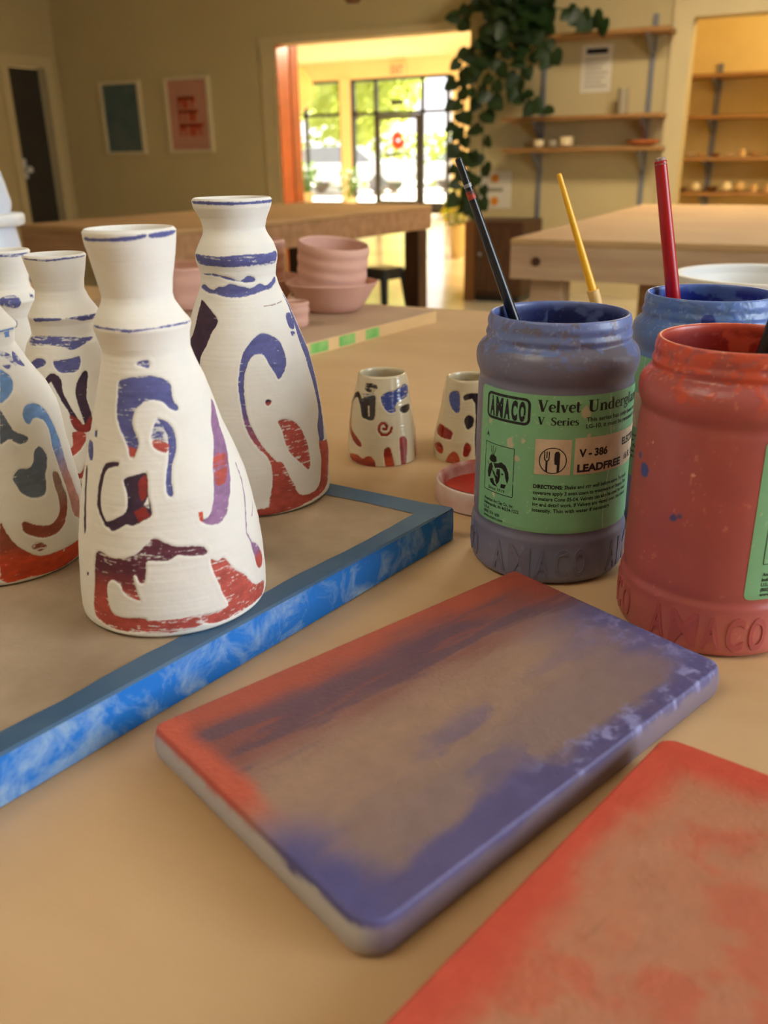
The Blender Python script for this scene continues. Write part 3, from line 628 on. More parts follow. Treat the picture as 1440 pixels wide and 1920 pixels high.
clay('clay_bowl', 'tall ridged pink clay bowl standing in the wide bowl of the front stack', ridged(0.0455, 0.0485, 0.077, 4.6, 0.0006), (-0.612, 1.049, BZ1 + 0.0125), (R(2), R(8), 0), seed=4)
clay('clay_bowl', 'wide pink clay bowl at the bottom of the stack just behind the tall bottle', saucer, (-0.735, 1.055, BZ1), wob=0.02, seed=5)
clay('clay_bowl', 'tall pink clay bowl in the stack just behind the tall bottle', ridged(0.044, 0.048, 0.075, 4.4, 0.0008), (-0.738, 1.052, BZ1 + 0.0125), (0, R(-2), 0), seed=6)
clay('clay_cup', 'small pink clay cup in front of the stacked bowls beside the tall bottle', ridged(0.019, 0.021, 0.03, 2, 0.0006), (-0.594, 0.925, BZ1), seed=7, cat='cup')
clay('clay_bowl', 'pink clay bowl seen in the gap between the two tall painted bottles', ridged(0.045, 0.055, 0.058, 2, 0.0006), (-0.82, 0.995, BZ1), seed=8)

# white tub and white bottle
tb = thing('plastic_tub', 'round white plastic tub behind the blue paint jar', 'tub', (-0.062, 0.998, TZ))
MB().lathe([(0.074, 0), (0.078, 0.002), (0.0865, 0.083), (0.0855, 0.085), (0.0835, 0.083), (0.0755, 0.006), (0.001, 0.004)], 80, True, False).build('body', WHITEP, tb, smooth=True)
MB().lathe([(0.0860, 0.076), (0.0905, 0.0765), (0.0925, 0.079), (0.0925, 0.090), (0.0905, 0.0925), (0.0860, 0.0925), (0.0838, 0.090), (0.0838, 0.080)], 80, False, False).build('rim', WHITEP, tb, smooth=True)
wbt = thing('plastic_bottle', 'translucent white plastic bottle with a flanged collar at the left edge', 'bottle', (-1.066, 0.882, TZ))
PB = mat('frosted_plastic', (214, 222, 236), 0.35, var=0.05)
MB().lathe([(0.044, 0), (0.048, 0.004), (0.048, 0.05), (0.046, 0.09), (0.042, 0.125), (0.041, 0.13)], 56).build('body', PB, wbt, smooth=True)
MB().lathe([(0.041, 0.128), (0.053, 0.129), (0.0555, 0.132), (0.0555, 0.142), (0.053, 0.145), (0.038, 0.146)], 56).build('collar', WHITEP, wbt, smooth=True)
MB().lathe([(0.038, 0.146), (0.0405, 0.152), (0.0415, 0.160), (0.039, 0.172), (0.037, 0.185), (0.034, 0.198), (0.026, 0.212), (0.012, 0.222), (0.001, 0.224)], 56).build('cap', PB, wbt, smooth=True)

# ------------------------------------------------------------------ painted bottles and cups
PAL = {k: np.array(lin(*v)[:3]) for k, v in dict(b=(90, 93, 152), k=(64, 42, 66), r=(184, 80, 68), R=(150, 48, 44), m=(98, 44, 60), p=(152, 112, 152), o=(206, 74, 40), s=(112, 152, 210),
     g=(98, 108, 126), n=(150, 118, 104), N=(152, 76, 58), P=(196, 138, 126), K=(34, 26, 34), q=(140, 32, 22), Q=(176, 62, 36), B=(62, 76, 140)).items()}
POTS = {
 'A': dict(loc=[-0.2547, 0.2807, 0.8805],
  prof=[[0.0, 40.01, 1.14], [1.28, 41.56, 1.14], [3.64, 41.89, 1.14], [11.17, 42.04, 1.37], [23.76, 41.17, 1.73], [35.8, 39.91, 1.86], [47.82, 37.77, 1.96], [59.57, 35.32, 2.17], [71.06, 31.87, 1.79], [82.3, 28.03, 1.42], [93.29, 24.96, 1.52], [103.81, 21.85, 1.25], [112.3, 19.01, 0.83], [116.38, 18.09, 0.58], [122.66, 19.08, -0.02], [126.64, 20.12, 0.02], [130.82, 17.82, -0.59], [135.61, 14.86, -0.67], [138.63, 14.16, -0.52], [144.62, 15.05, -0.76], [154.29, 16.94, -0.54], [159.87, 18.02, -0.81], [163.56, 18.33, -0.72]],
  strokes=[
   ([(-56.7,162.0),(-23.4,162.0),(2.2,162.4),(22.2,162.8),(34.3,163.2),(34.7,162.0),(21.8,161.2),(1.4,160.8),(-24.2,160.8),(-52.3,160.8)], 'bb', 0.1, 0, 0),
   ([(38.3,163.2),(54.3,163.6),(88.0,163.6),(89.2,162.4),(58.3,161.6),(39.9,161.6)], 'bb', 0.15, 0, 0),
   ([(-58.3,128.0),(-22.2,128.0),(-0.6,127.6),(21.4,127.6),(53.1,128.0),(99.6,127.3),(90.4,126.9),(59.1,127.3),(29.5,127.3),(4.2,126.5),(-6.6,126.5),(-25.9,127.3),(-54.7,127.3)], 'bb', 0.15, 0, 0),
   ([(7.4,114.8),(15.0,114.8),(16.2,113.2),(13.4,112.0),(7.8,112.4),(-0.6,113.6)], 'bb', 0.4, 0, 1),
   ([(-23.0,106.6),(-12.2,108.1),(1.0,108.9),(12.2,108.9),(25.1,107.7),(33.5,105.8),(34.7,103.1),(33.1,99.1),(37.1,95.6),(34.7,94.5),(28.3,95.6),(22.6,98.4),(14.6,99.5),(7.4,99.5),(0.2,98.0),(-5.0,95.6),(-7.8,92.1),(-7.0,89.0),(-3.4,85.1),(-3.0,82.0),(-7.0,77.7),(-10.2,78.1),(-12.2,82.4),(-19.8,88.6),(-24.2,94.1),(-23.8,101.1)], 'bb', 0.3, 0, 1),
   ([(-11.4,82.0),(-3.8,80.8),(-7.0,77.3),(-10.2,78.1)], 'rr', 0.15, 0, 0),
   ([(15.8,92.1),(23.8,90.6),(28.3,87.0),(28.7,82.0),(25.9,77.7),(21.8,73.8),(19.4,69.5),(19.0,63.6),(17.4,61.7),(15.0,62.8),(15.0,66.7),(17.0,71.4),(21.0,78.9),(22.2,85.5),(19.0,89.4)], 'bb', 0.15, 0, 1),
   ([(15.8,92.1),(13.0,91.0),(9.4,87.0),(9.0,83.9),(21.8,83.5),(22.2,85.5),(19.0,89.4)], 'bb', 0.62, 0, 1),
   ([(9.4,83.9),(17.8,83.5),(22.6,81.2),(18.6,78.9),(12.6,80.0),(9.4,81.6)], 'rr', 0.3, 0, 1),
   ([(-19.8,75.3),(-24.2,75.3),(-31.5,74.2),(-35.5,71.4),(-38.3,65.2),(-38.7,58.2),(-36.3,54.3),(-30.7,50.0),(-29.1,50.7),(-33.5,55.0),(-35.1,60.5),(-34.3,65.6),(-32.3,70.3),(-28.3,72.6),(-20.6,73.8)], 'kk', 0.1, 0, 1),
   ([(-15.0,69.1),(-6.6,70.7),(1.4,71.8),(2.6,70.3),(2.2,63.2),(3.4,58.6),(3.4,54.6),(-2.2,52.7),(-8.6,50.4),(-14.2,50.7),(-22.2,47.6),(-27.1,48.4),(-31.1,50.0),(-22.6,52.3),(-14.2,55.8),(-12.6,61.3),(-14.2,66.0)], 'kk', 0.12, 0, 1),
   ([(-3.8,68.3),(1.8,70.7),(2.2,64.4),(-2.2,60.5),(-4.2,63.2)], 'RR', 0.35, 0, 0),
   ([(-8.2,56.2),(-1.0,58.6),(3.0,54.6),(-5.0,51.9)], 'RR', 0.3, 0, 0),
   ([(-1.4,58.9),(2.2,62.5),(2.6,57.4)], 'ww', 0.3, 0, 0),
   ([(86.8,94.1),(90.4,90.6),(85.2,84.7),(81.2,77.7),(74.7,71.0),(67.5,63.6),(59.1,54.6),(53.9,49.2),(47.5,46.8),(41.1,46.8),(36.3,48.4),(34.3,50.4),(39.5,50.4),(44.3,54.3),(48.7,61.7),(54.7,71.0),(65.9,80.0),(71.1,86.7)], 'pp', 0.2, 0, 1),
   ([(59.1,73.8),(73.9,72.2),(65.9,65.2),(57.9,61.3),(51.5,62.5),(53.5,68.3)], 'rr', 0.5, 0, 0),
   ([(33.5,53.5),(36.3,53.5),(36.3,48.8),(33.5,50.0)], 'oo', 0.15, 0, 0),
   ([(81.6,66.0),(80.4,60.1),(77.6,51.5),(72.3,43.7),(68.7,36.7),(72.7,30.8)], 'pp', 0.1, 0.76, 1),
   ([(71.9,31.6),(81.6,26.9),(88.0,19.9),(84.8,16.0),(76.8,17.6),(73.5,24.6)], 'pr', 0.2, 0, 1),
   ([(93.2,48.8),(88.0,44.1),(81.2,41.4)], 'pp', 0.1, 0.5, 1),
   ([(-38.3,35.1),(-32.7,37.5),(-24.6,35.9),(-15.8,36.7),(-7.8,38.6),(-1.4,42.5),(4.2,45.3),(9.8,43.3),(17.4,41.0),(26.3,40.2),(33.5,38.6),(34.7,35.5),(23.8,36.3),(17.0,37.5),(11.0,35.5),(-0.6,35.9),(-2.2,32.0),(-3.8,26.5),(-6.6,26.5),(-9.0,29.7),(-10.2,28.1),(-8.2,21.1),(-7.0,18.3),(-11.0,19.1),(-16.2,20.7),(-19.4,24.6),(-24.6,26.2),(-28.7,23.4),(-29.1,16.8),(-26.7,11.3),(-20.2,9.4),(-4.6,9.8),(-5.4,3.9),(-23.4,2.7),(-36.7,4.7),(-43.1,7.8),(-40.3,22.2)], 'mr', 0.3, 0, 1),
   ([(-5.4,8.6),(13.4,9.0),(28.3,9.0),(29.5,5.5),(21.4,3.1),(7.0,2.7),(-6.2,3.5)], 'rr', 0.6, 0, 0),
   ([(36.7,32.8),(41.1,30.8),(45.5,31.6),(49.9,26.9),(55.1,22.6),(61.1,19.1),(70.3,11.3),(86.4,7.8),(84.0,2.3),(69.9,2.7),(54.3,3.1),(39.5,2.7),(28.7,4.7),(27.9,8.6),(35.1,8.2),(45.1,9.0),(42.3,15.2),(39.9,21.5),(37.1,27.7)], 'rr', 0.35, 0, 1),
   ([(-76.0,77.7),(-58.7,80.4),(-52.3,77.3),(-51.9,73.4),(-59.5,73.0)], 'bb', 0.1, 0, 1),
   ([(-55.9,85.1),(-49.9,85.9),(-48.7,83.1),(-53.1,82.8)], 'bb', 0.1, 0, 1),
   ([(-57.9,57.0),(-64.7,67.9),(-59.9,68.7),(-54.3,56.6),(-51.1,44.5),(-54.3,42.5)], 'kk', 0.1, 0, 1),
   ([(-49.9,25.0),(-47.1,25.4),(-47.5,23.8),(-49.5,23.4)], 'kk', 0.1, 0, 1),
  ]),
 'B': dict(loc=[-0.3008, 0.4126, 0.8805],
  prof=[[0.0, 45.41, 0.0], [1.57, 47.17, 0.0], [4.5, 47.55, 0.0], [9.47, 47.08, 0.19], [25.3, 46.55, 1.01], [40.79, 44.43, 1.17], [55.94, 42.3, 1.58], [70.45, 39.48, 1.85], [84.96, 36.27, 2.01], [99.17, 31.49, 1.45], [108.88, 28.15, 1.21], [115.77, 25.18, 1.35], [122.59, 22.11, 1.2], [128.76, 20.73, 0.85], [133.42, 21.4, 0.77], [137.18, 22.61, 0.54], [141.2, 22.68, 0.56], [146.44, 20.59, 0.91], [151.14, 17.77, 0.78], [154.24, 16.86, 0.57], [159.27, 18.18, 0.61], [165.65, 21.3, 0.24], [168.95, 21.76, 0.44]],
  strokes=[
   ([(-65.5,168.9),(-20.2,168.9),(11.0,168.5),(43.5,168.5),(96.0,168.9),(88.8,167.3),(43.9,167.3),(11.0,166.9),(-20.6,167.3),(-61.5,167.7)], 'bb', 0.15, 0, 0),
   ([(-70.7,141.5),(-39.9,141.5),(-16.6,141.1),(1.8,141.5),(17.0,141.9),(36.3,141.9),(55.5,141.5),(84.0,141.9),(86.4,138.7),(76.8,135.9),(55.1,135.5),(35.1,135.5),(15.8,135.9),(0.2,135.5),(-19.0,135.9),(-42.7,136.3),(-56.3,137.1)], 'bb', 0.35, 0, 0),
   ([(-54.3,131.4),(-29.9,131.9),(-15.0,131.0),(-1.8,129.8),(10.6,128.2),(22.6,130.6),(33.9,129.0),(32.3,127.4),(19.8,127.0),(10.6,127.8),(-2.6,128.6),(-19.0,130.2),(-34.7,131.0),(-52.7,131.0)], 'bb', 0.1, 0, 1),
   ([(-68.3,123.8),(-53.5,125.8),(-41.5,124.2),(-31.9,123.4),(-23.8,125.0),(-13.0,125.4),(-6.2,126.6),(0.2,126.6),(6.6,125.8),(15.8,125.0),(25.1,124.2),(40.7,126.2),(49.5,124.6),(60.7,125.8),(80.4,128.2),(80.8,126.2),(59.5,123.0),(49.9,122.6),(37.1,121.8),(23.0,120.6),(10.6,119.8),(-1.0,119.8),(-13.0,120.2),(-27.5,121.4),(-42.7,121.8),(-58.3,123.0)], 'bb', 0.15, 0, 1),
   ([(-52.7,117.7),(-36.7,114.9),(-20.2,109.3),(-20.2,105.6),(-25.5,101.6),(-30.3,95.2),(-36.3,88.7),(-36.7,83.5),(-43.1,87.9),(-50.7,91.5),(-58.7,96.0),(-53.9,100.4),(-51.9,108.1),(-53.1,114.5)], 'kk', 0.1, 0, 1),
   ([(6.6,91.9),(13.4,96.4),(21.4,100.0),(29.9,100.8),(40.7,98.0),(45.5,94.4),(46.3,88.3),(44.3,82.7),(38.7,77.8),(34.7,76.2),(32.7,79.0),(28.7,83.9),(25.1,89.5),(18.6,90.7),(12.6,88.7),(7.4,83.1),(5.0,74.2),(5.8,62.5),(8.6,53.2),(15.0,43.1),(19.8,37.5),(27.1,29.8),(32.7,20.2),(39.5,12.9),(45.5,8.1),(58.7,7.7),(65.9,11.7),(68.3,22.6),(69.1,35.9),(78.8,33.5),(96.0,29.0),(86.0,16.1),(81.6,8.1),(68.7,4.0),(51.5,2.8),(34.3,1.2),(16.2,0.0),(11.0,0.4),(10.6,4.8),(18.6,6.0),(21.4,16.1),(21.8,27.4),(19.4,34.7),(11.4,42.3),(5.0,52.0),(2.2,64.1),(0.6,74.2),(2.6,84.7)], 'br', 0.2, 0, 1),
   ([(24.2,29.8),(29.9,30.6),(34.7,21.4),(39.5,12.9),(31.9,4.0),(19.4,4.8),(21.4,17.3)], 'rr', 0.5, 0, 0),
   ([(21.8,66.1),(23.4,66.5),(25.5,65.7),(25.9,64.5),(24.2,63.3),(22.2,63.3),(21.0,64.9)], 'kr', 0.15, 0, 1),
   ([(29.5,53.6),(35.5,54.4),(43.9,51.6),(49.9,45.6),(54.3,36.3),(54.3,27.4),(52.3,22.2),(46.7,26.2),(38.3,33.5),(34.3,39.9),(32.3,48.4)], 'rr', 0.4, 0, 1),
   ([(88.8,118.9),(99.6,114.1),(98.0,103.2),(98.4,91.5),(97.2,80.2),(95.6,68.9),(90.0,58.1),(88.4,46.4),(80.0,34.7),(71.1,35.5),(70.7,44.4),(77.6,51.6),(78.4,64.5),(76.0,76.6),(74.7,89.1),(77.2,97.2),(85.6,110.1)], 'bb', 0.2, 0, 1),
   ([(67.9,108.1),(83.2,107.7),(78.4,101.2),(71.9,99.6),(65.5,101.2)], 'bb', 0.3, 0, 1),
   ([(64.3,99.6),(73.5,98.8),(71.9,96.4),(64.3,96.8)], 'bb', 0.5, 0, 1),
   ([(37.1,114.5),(50.3,114.5),(72.7,115.3)], 'nn', 0.15, 0.43, 0),
  ]),
 'C': dict(loc=[-0.4299, 0.4041, 0.8805],
  prof=[[0.0, 38.17, 0.0], [1.57, 39.65, 0.0], [4.5, 39.97, 0.0], [12.06, 39.57, 0.32], [26.88, 37.43, -0.0], [45.02, 33.84, -1.17], [62.73, 28.79, -2.15], [77.62, 24.74, -2.27], [84.43, 22.93, -1.57], [89.83, 19.8, -1.07], [96.37, 20.22, -0.91], [100.85, 21.92, 0.37], [105.48, 19.25, 0.33], [110.74, 16.01, 0.31], [115.97, 14.62, -0.2], [121.15, 15.33, -0.29], [130.13, 17.52, -0.38], [136.16, 18.84, -0.49]],
  strokes=[
   ([(-45.5,136.2),(-14.2,135.8),(5.4,135.5),(20.2,135.8),(39.1,136.2),(91.6,136.2),(88.0,135.5),(46.7,135.2),(8.2,134.5),(-19.4,135.2),(-42.7,135.5)], 'bb', 0.25, 0, 0),
   ([(-35.9,101.1),(-9.8,101.7),(12.2,101.4),(10.6,100.1),(-9.8,99.8),(-31.9,99.1)], 'bb', 0.15, 0, 0),
   ([(20.2,101.1),(40.7,101.7),(56.3,101.7),(86.8,101.1),(79.2,98.8),(49.5,98.5),(33.1,100.4)], 'bb', 0.3, 0, 0),
   ([(-56.3,88.7),(-9.8,90.7),(26.7,89.7),(44.3,88.4),(69.9,87.4),(47.9,84.5),(27.5,81.9),(15.4,84.2),(-11.0,85.5),(-48.3,84.5)], 'bb', 0.5, 0, 0),
   ([(-41.9,71.5),(-30.7,76.4),(-19.0,77.7),(-10.6,76.4),(-11.8,73.8),(-22.2,71.8),(-33.9,69.5)], 'bb', 0.3, 0, 1),
   ([(0.2,75.7),(9.0,76.4),(26.3,77.3),(37.9,77.7),(35.5,72.5),(28.3,69.2),(17.8,68.9),(6.2,70.2)], 'bb', 0.35, 0, 1),
   ([(-14.2,62.7),(-8.2,67.6),(0.6,68.9),(9.0,65.0),(8.6,58.8),(13.8,50.0),(18.2,43.5),(22.2,38.0),(24.6,37.7),(23.8,44.2),(22.2,53.3),(23.8,59.5),(30.7,65.3),(39.5,69.2),(43.1,66.9),(37.5,59.8),(33.1,52.6),(33.9,44.8),(33.1,38.3),(30.3,34.8),(24.6,32.8),(17.0,33.8),(13.0,37.4),(12.2,44.8),(5.8,52.6),(0.6,59.1),(-4.2,64.0),(-11.8,60.1),(-14.6,60.1)], 'kk', 0.12, 0, 1),
   ([(11.8,43.9),(13.0,37.4),(17.0,33.8),(24.6,32.8),(30.3,34.8),(33.5,39.6),(31.5,42.2),(24.6,37.7),(19.4,41.3)], 'RR', 0.4, 0, 0),
   ([(11.8,33.5),(23.4,32.5),(20.6,26.3),(13.8,21.4),(5.4,18.5),(3.4,22.1),(9.8,25.7)], 'rr', 0.15, 0, 1),
   ([(3.8,10.1),(12.6,7.5),(17.8,13.3),(15.8,4.9),(7.0,5.2)], 'rr', 0.15, 0, 1),
  ]),
 'D': dict(loc=[-0.3613, 0.2791, 0.8805],
  prof=[[0.0, 36.6, 0.0], [1.57, 38.02, 0.0], [4.5, 38.32, 0.0], [6.09, 37.94, 1.08], [15.12, 38.07, 1.72], [31.94, 37.8, 2.02], [44.31, 36.46, 2.24], [60.58, 34.29, 2.24], [73.16, 33.13, 2.74], [79.89, 32.09, 2.89], [89.18, 29.12, 2.19], [100.4, 23.98, 0.49], [109.86, 19.66, 0.23], [115.91, 20.75, 0.09], [118.15, 22.21, 0.29], [122.64, 19.49, -0.71], [127.58, 16.91, -1.71], [132.46, 14.36, -1.73], [140.86, 14.49, 0.21], [150.32, 16.31, 1.62], [157.31, 18.14, 2.07], [161.91, 18.66, 2.88]],
  strokes=[
   ([(63.1,117.9),(76.0,117.9),(90.8,117.5),(95.2,116.3),(76.0,117.1),(64.3,117.1)], 'ss', 0.15, 0, 0),
   ([(71.5,117.1),(83.2,116.3),(84.4,113.6),(74.7,114.0)], 'ss', 0.6, 0, 0),
   ([(81.2,107.0),(86.4,105.1),(87.6,100.1),(84.0,99.7),(77.6,101.2),(74.3,103.9)], 'bb', 0.3, 0, 1),
   ([(61.9,108.6),(72.7,106.3),(76.8,102.0),(71.5,100.9),(64.7,105.1),(58.7,106.7)], 'bb', 0.65, 0, 0),
   ([(56.7,102.4),(66.3,102.0),(63.1,100.5),(58.7,100.5),(56.7,101.6)], 'bb', 0.15, 0, 1),
   ([(49.5,100.1),(54.7,99.7),(57.9,97.8),(57.1,94.7),(52.3,91.6),(46.3,89.6),(36.7,87.7)], 'ss', 0.2, 0, 1),
   ([(34.3,83.9),(36.7,81.5),(38.7,77.7),(41.9,73.8),(47.5,71.9),(51.5,69.9),(49.9,68.0),(42.7,68.0),(36.3,71.1),(29.1,69.6)], 'gg', 0.1, 0, 1),
   ([(51.1,80.0),(53.9,82.7),(58.7,84.2),(66.3,84.2),(72.7,81.9),(76.8,78.1),(81.2,71.5),(86.0,63.0),(86.4,54.9),(86.4,47.1),(89.2,37.5),(92.4,29.0),(89.6,20.5),(84.4,22.0),(78.8,25.9),(76.8,37.9),(75.2,47.9),(74.7,55.6),(73.9,62.2),(73.9,69.9),(70.3,75.0),(64.7,77.3),(59.9,77.7),(55.9,75.7),(52.3,76.5)], 'sP', 0.15, 0, 1),
   ([(54.7,62.6),(59.5,64.1),(63.9,61.8),(65.1,57.6),(61.5,52.9),(59.1,49.8),(57.5,44.8),(54.3,41.3),(47.5,41.0),(41.1,42.9),(36.7,46.0),(35.5,49.1),(33.5,51.8),(35.5,54.5),(40.3,56.4),(47.1,55.6),(52.3,58.3)], 'gg', 0.1, 0, 1),
   ([(65.9,49.1),(69.1,50.2),(72.7,47.5),(73.1,41.3),(74.7,35.9),(71.1,28.2),(66.3,22.8),(59.5,20.5),(50.3,20.1),(41.5,22.4),(34.7,25.9),(33.9,29.8),(36.3,31.3),(43.9,27.8),(53.1,25.9),(60.3,27.4),(64.7,31.3),(65.9,37.5),(65.1,43.7)], 'nN', 0.12, 0, 1),
   ([(19.4,31.7),(22.6,27.4),(27.1,21.3),(33.5,16.2),(43.5,11.6),(57.5,10.8),(77.6,10.4),(84.8,10.0),(90.0,2.3),(78.0,1.5),(61.5,0.4),(35.9,1.9),(15.0,3.9)], 'No', 0.2, 0, 1),
   ([(38.3,18.5),(43.9,19.3),(49.1,15.5),(43.9,14.3),(38.7,16.2)], 'NN', 0.7, 0, 0),
  ]),
 'E': dict(loc=[-0.5242, 0.4379, 0.8805],
  prof=[[0.0, 36.07, 0.0], [1.57, 37.47, 0.0], [4.5, 37.77, 0.0], [12.42, 37.4, 1.33], [22.64, 36.78, 1.9], [38.76, 34.86, 2.32], [54.57, 31.43, 2.74], [70.1, 26.14, 2.77], [80.41, 21.39, 2.68], [88.34, 18.82, 3.14], [94.71, 19.69, 3.33], [99.53, 21.52, 4.57], [103.59, 19.4, 4.73], [107.65, 16.53, 4.52], [112.4, 15.36, 5.0], [119.65, 15.76, 6.03], [126.49, 16.9, 6.61], [132.56, 17.57, 6.96]],
  strokes=[
   ([(7.8,103.1),(24.6,104.7),(40.7,103.8),(45.1,100.0),(39.1,95.9),(22.6,97.4),(7.8,99.0)], 'bb', 0.4, 0, 0),
   ([(7.4,94.6),(21.8,90.5),(35.9,86.7),(32.3,82.6),(23.4,84.2),(5.8,91.7)], 'bb', 0.1, 0, 1),
   ([(15.4,131.9),(42.3,131.9),(85.6,131.6),(83.6,129.7),(41.5,130.0),(15.0,130.3)], 'bb', 0.4, 0, 0),
   ([(70.7,104.7),(79.2,104.1),(77.6,101.2),(67.9,101.2)], 'bb', 0.6, 0, 0),
  ]),
 'F': dict(loc=[-0.2837, 0.5572, 0.86],
  prof=[[0.0, 25.07, -0.34], [0.37, 26.04, -0.34], [1.07, 26.25, -0.34], [8.48, 26.02, -0.65], [20.67, 25.06, -0.61], [32.69, 23.38, -0.77], [44.55, 21.58, -0.92], [56.23, 19.26, -0.01], [61.63, 18.18, -0.04], [63.55, 17.78, 0.07]],
  strokes=[
   ([(-89.2,37.9),(-79.2,44.4),(-73.1,50.4),(-58.7,52.9),(-46.7,50.1),(-41.1,46.7),(-45.5,44.9),(-55.5,48.7),(-66.7,47.0),(-71.5,41.3),(-70.7,33.7),(-69.1,27.6),(-61.1,23.8),(-47.5,20.6),(-37.5,16.8),(-37.9,14.1),(-46.7,14.4),(-58.7,17.1),(-71.5,21.1),(-83.2,25.9)], 'Kq', 0.05, 0, 1),
   ([(-45.9,47.2),(-35.5,49.9),(-19.4,51.9),(-12.6,50.7),(-11.4,42.0),(-13.0,36.1),(-18.6,34.3),(-28.7,34.7),(-38.3,36.4),(-41.5,40.8)], 'KK', 0.1, 0, 1),
   ([(-26.7,44.4),(-23.4,44.6),(-22.2,37.3),(-25.1,37.2)], 'ww', 0.3, 0, 0),
   ([(-37.9,60.1),(-14.6,59.9),(-11.0,56.4),(-25.1,54.0),(-39.1,55.7)], 'KK', 0.5, 0, 0),
   ([(-48.3,52.2),(-18.2,54.1),(-12.6,50.7),(-34.7,49.3)], 'gg', 0.55, 0, 0),
   ([(-2.2,50.7),(10.2,54.1),(28.7,55.1),(54.7,57.9),(73.9,55.7),(70.7,49.9),(56.7,48.1),(37.9,47.2),(27.9,44.1),(26.7,40.0),(14.2,39.9),(5.0,43.4)], 'BB', 0.35, 0, 1),
   ([(37.5,41.3),(47.5,43.2),(68.7,42.5),(64.3,38.7),(50.7,37.5),(40.3,38.8)], 'KK', 0.05, 0, 1),
   ([(2.6,28.4),(7.0,28.2),(9.0,30.0),(5.4,32.3),(0.2,32.5),(-4.6,30.2),(-5.4,27.1),(-0.6,24.3),(8.2,24.1),(14.6,26.1),(17.0,28.7)], 'qq', 0.05, 2.02, 1),
   ([(2.2,12.0),(5.8,14.7),(12.6,14.4),(15.8,9.3),(18.2,2.1),(16.2,0.0),(4.6,0.0),(2.6,5.0)], 'qQ', 0.1, 0, 1),
   ([(29.9,19.3),(33.1,21.2),(40.7,21.1),(45.9,17.0),(43.1,6.4),(39.5,0.3),(31.1,0.3),(30.3,7.6)], 'qq', 0.15, 0, 1),
   ([(-70.3,5.6),(-46.3,7.4),(-35.1,5.3),(-27.1,7.4),(-19.8,7.9),(-13.4,4.9),(-11.8,0.0),(-15.4,0.0),(-27.1,0.3),(-42.7,0.6),(-65.9,1.8)], 'Qq', 0.1, 0, 1),
   ([(80.0,27.1),(90.0,24.3),(72.7,2.4),(67.1,2.4),(67.9,15.2)], 'qq', 0.1, 0, 1),
  ]),
 'G': dict(loc=[-0.228, 0.5863, 0.86],
  prof=[[0.0, 23.75, 0.26], [0.21, 24.67, 0.26], [0.61, 24.86, 0.26], [7.2, 25.01, -0.11], [15.36, 24.19, -0.13], [23.44, 22.79, 0.21], [35.42, 20.67, 0.69], [47.24, 18.92, 0.74], [57.35, 17.25, 1.09], [59.28, 16.89, 1.08]],
  strokes=[
   ([(-54.3,50.2),(-41.5,52.8),(-27.1,51.5),(-23.8,39.9),(-30.3,37.3),(-43.9,40.5),(-52.3,45.1)], 'BB', 0.35, 0, 1),
   ([(-17.8,49.7),(-5.8,51.9),(18.2,51.6),(31.5,49.7),(26.3,6.2),(9.4,7.2),(8.6,44.6),(-13.8,46.7)], 'KK', 0.05, 0, 1),
   ([(-12.2,34.2),(-4.2,36.5),(6.2,34.2),(4.6,29.1),(-4.6,26.2),(-11.0,29.9)], 'KK', 0.02, 0, 1),
   ([(-80.8,20.9),(-71.5,26.7),(-36.3,24.3),(-33.5,20.1),(-37.9,17.8),(-68.3,18.4)], 'qq', 0.1, 0, 1),
   ([(-81.2,9.6),(-62.3,14.0),(-49.9,11.0),(-51.5,6.1),(-65.1,6.1)], 'qQ', 0.2, 0, 1),
   ([(-11.4,8.8),(-8.6,15.7),(-3.4,16.8),(3.0,12.7),(-2.2,6.9),(-9.8,6.5)], 'qq', 0.1, 0, 1),
   ([(-37.9,5.8),(-27.9,9.6),(-18.6,7.1),(-19.0,0.3),(-43.1,0.3)], 'QQ', 0.2, 0, 1),
  ]),
}

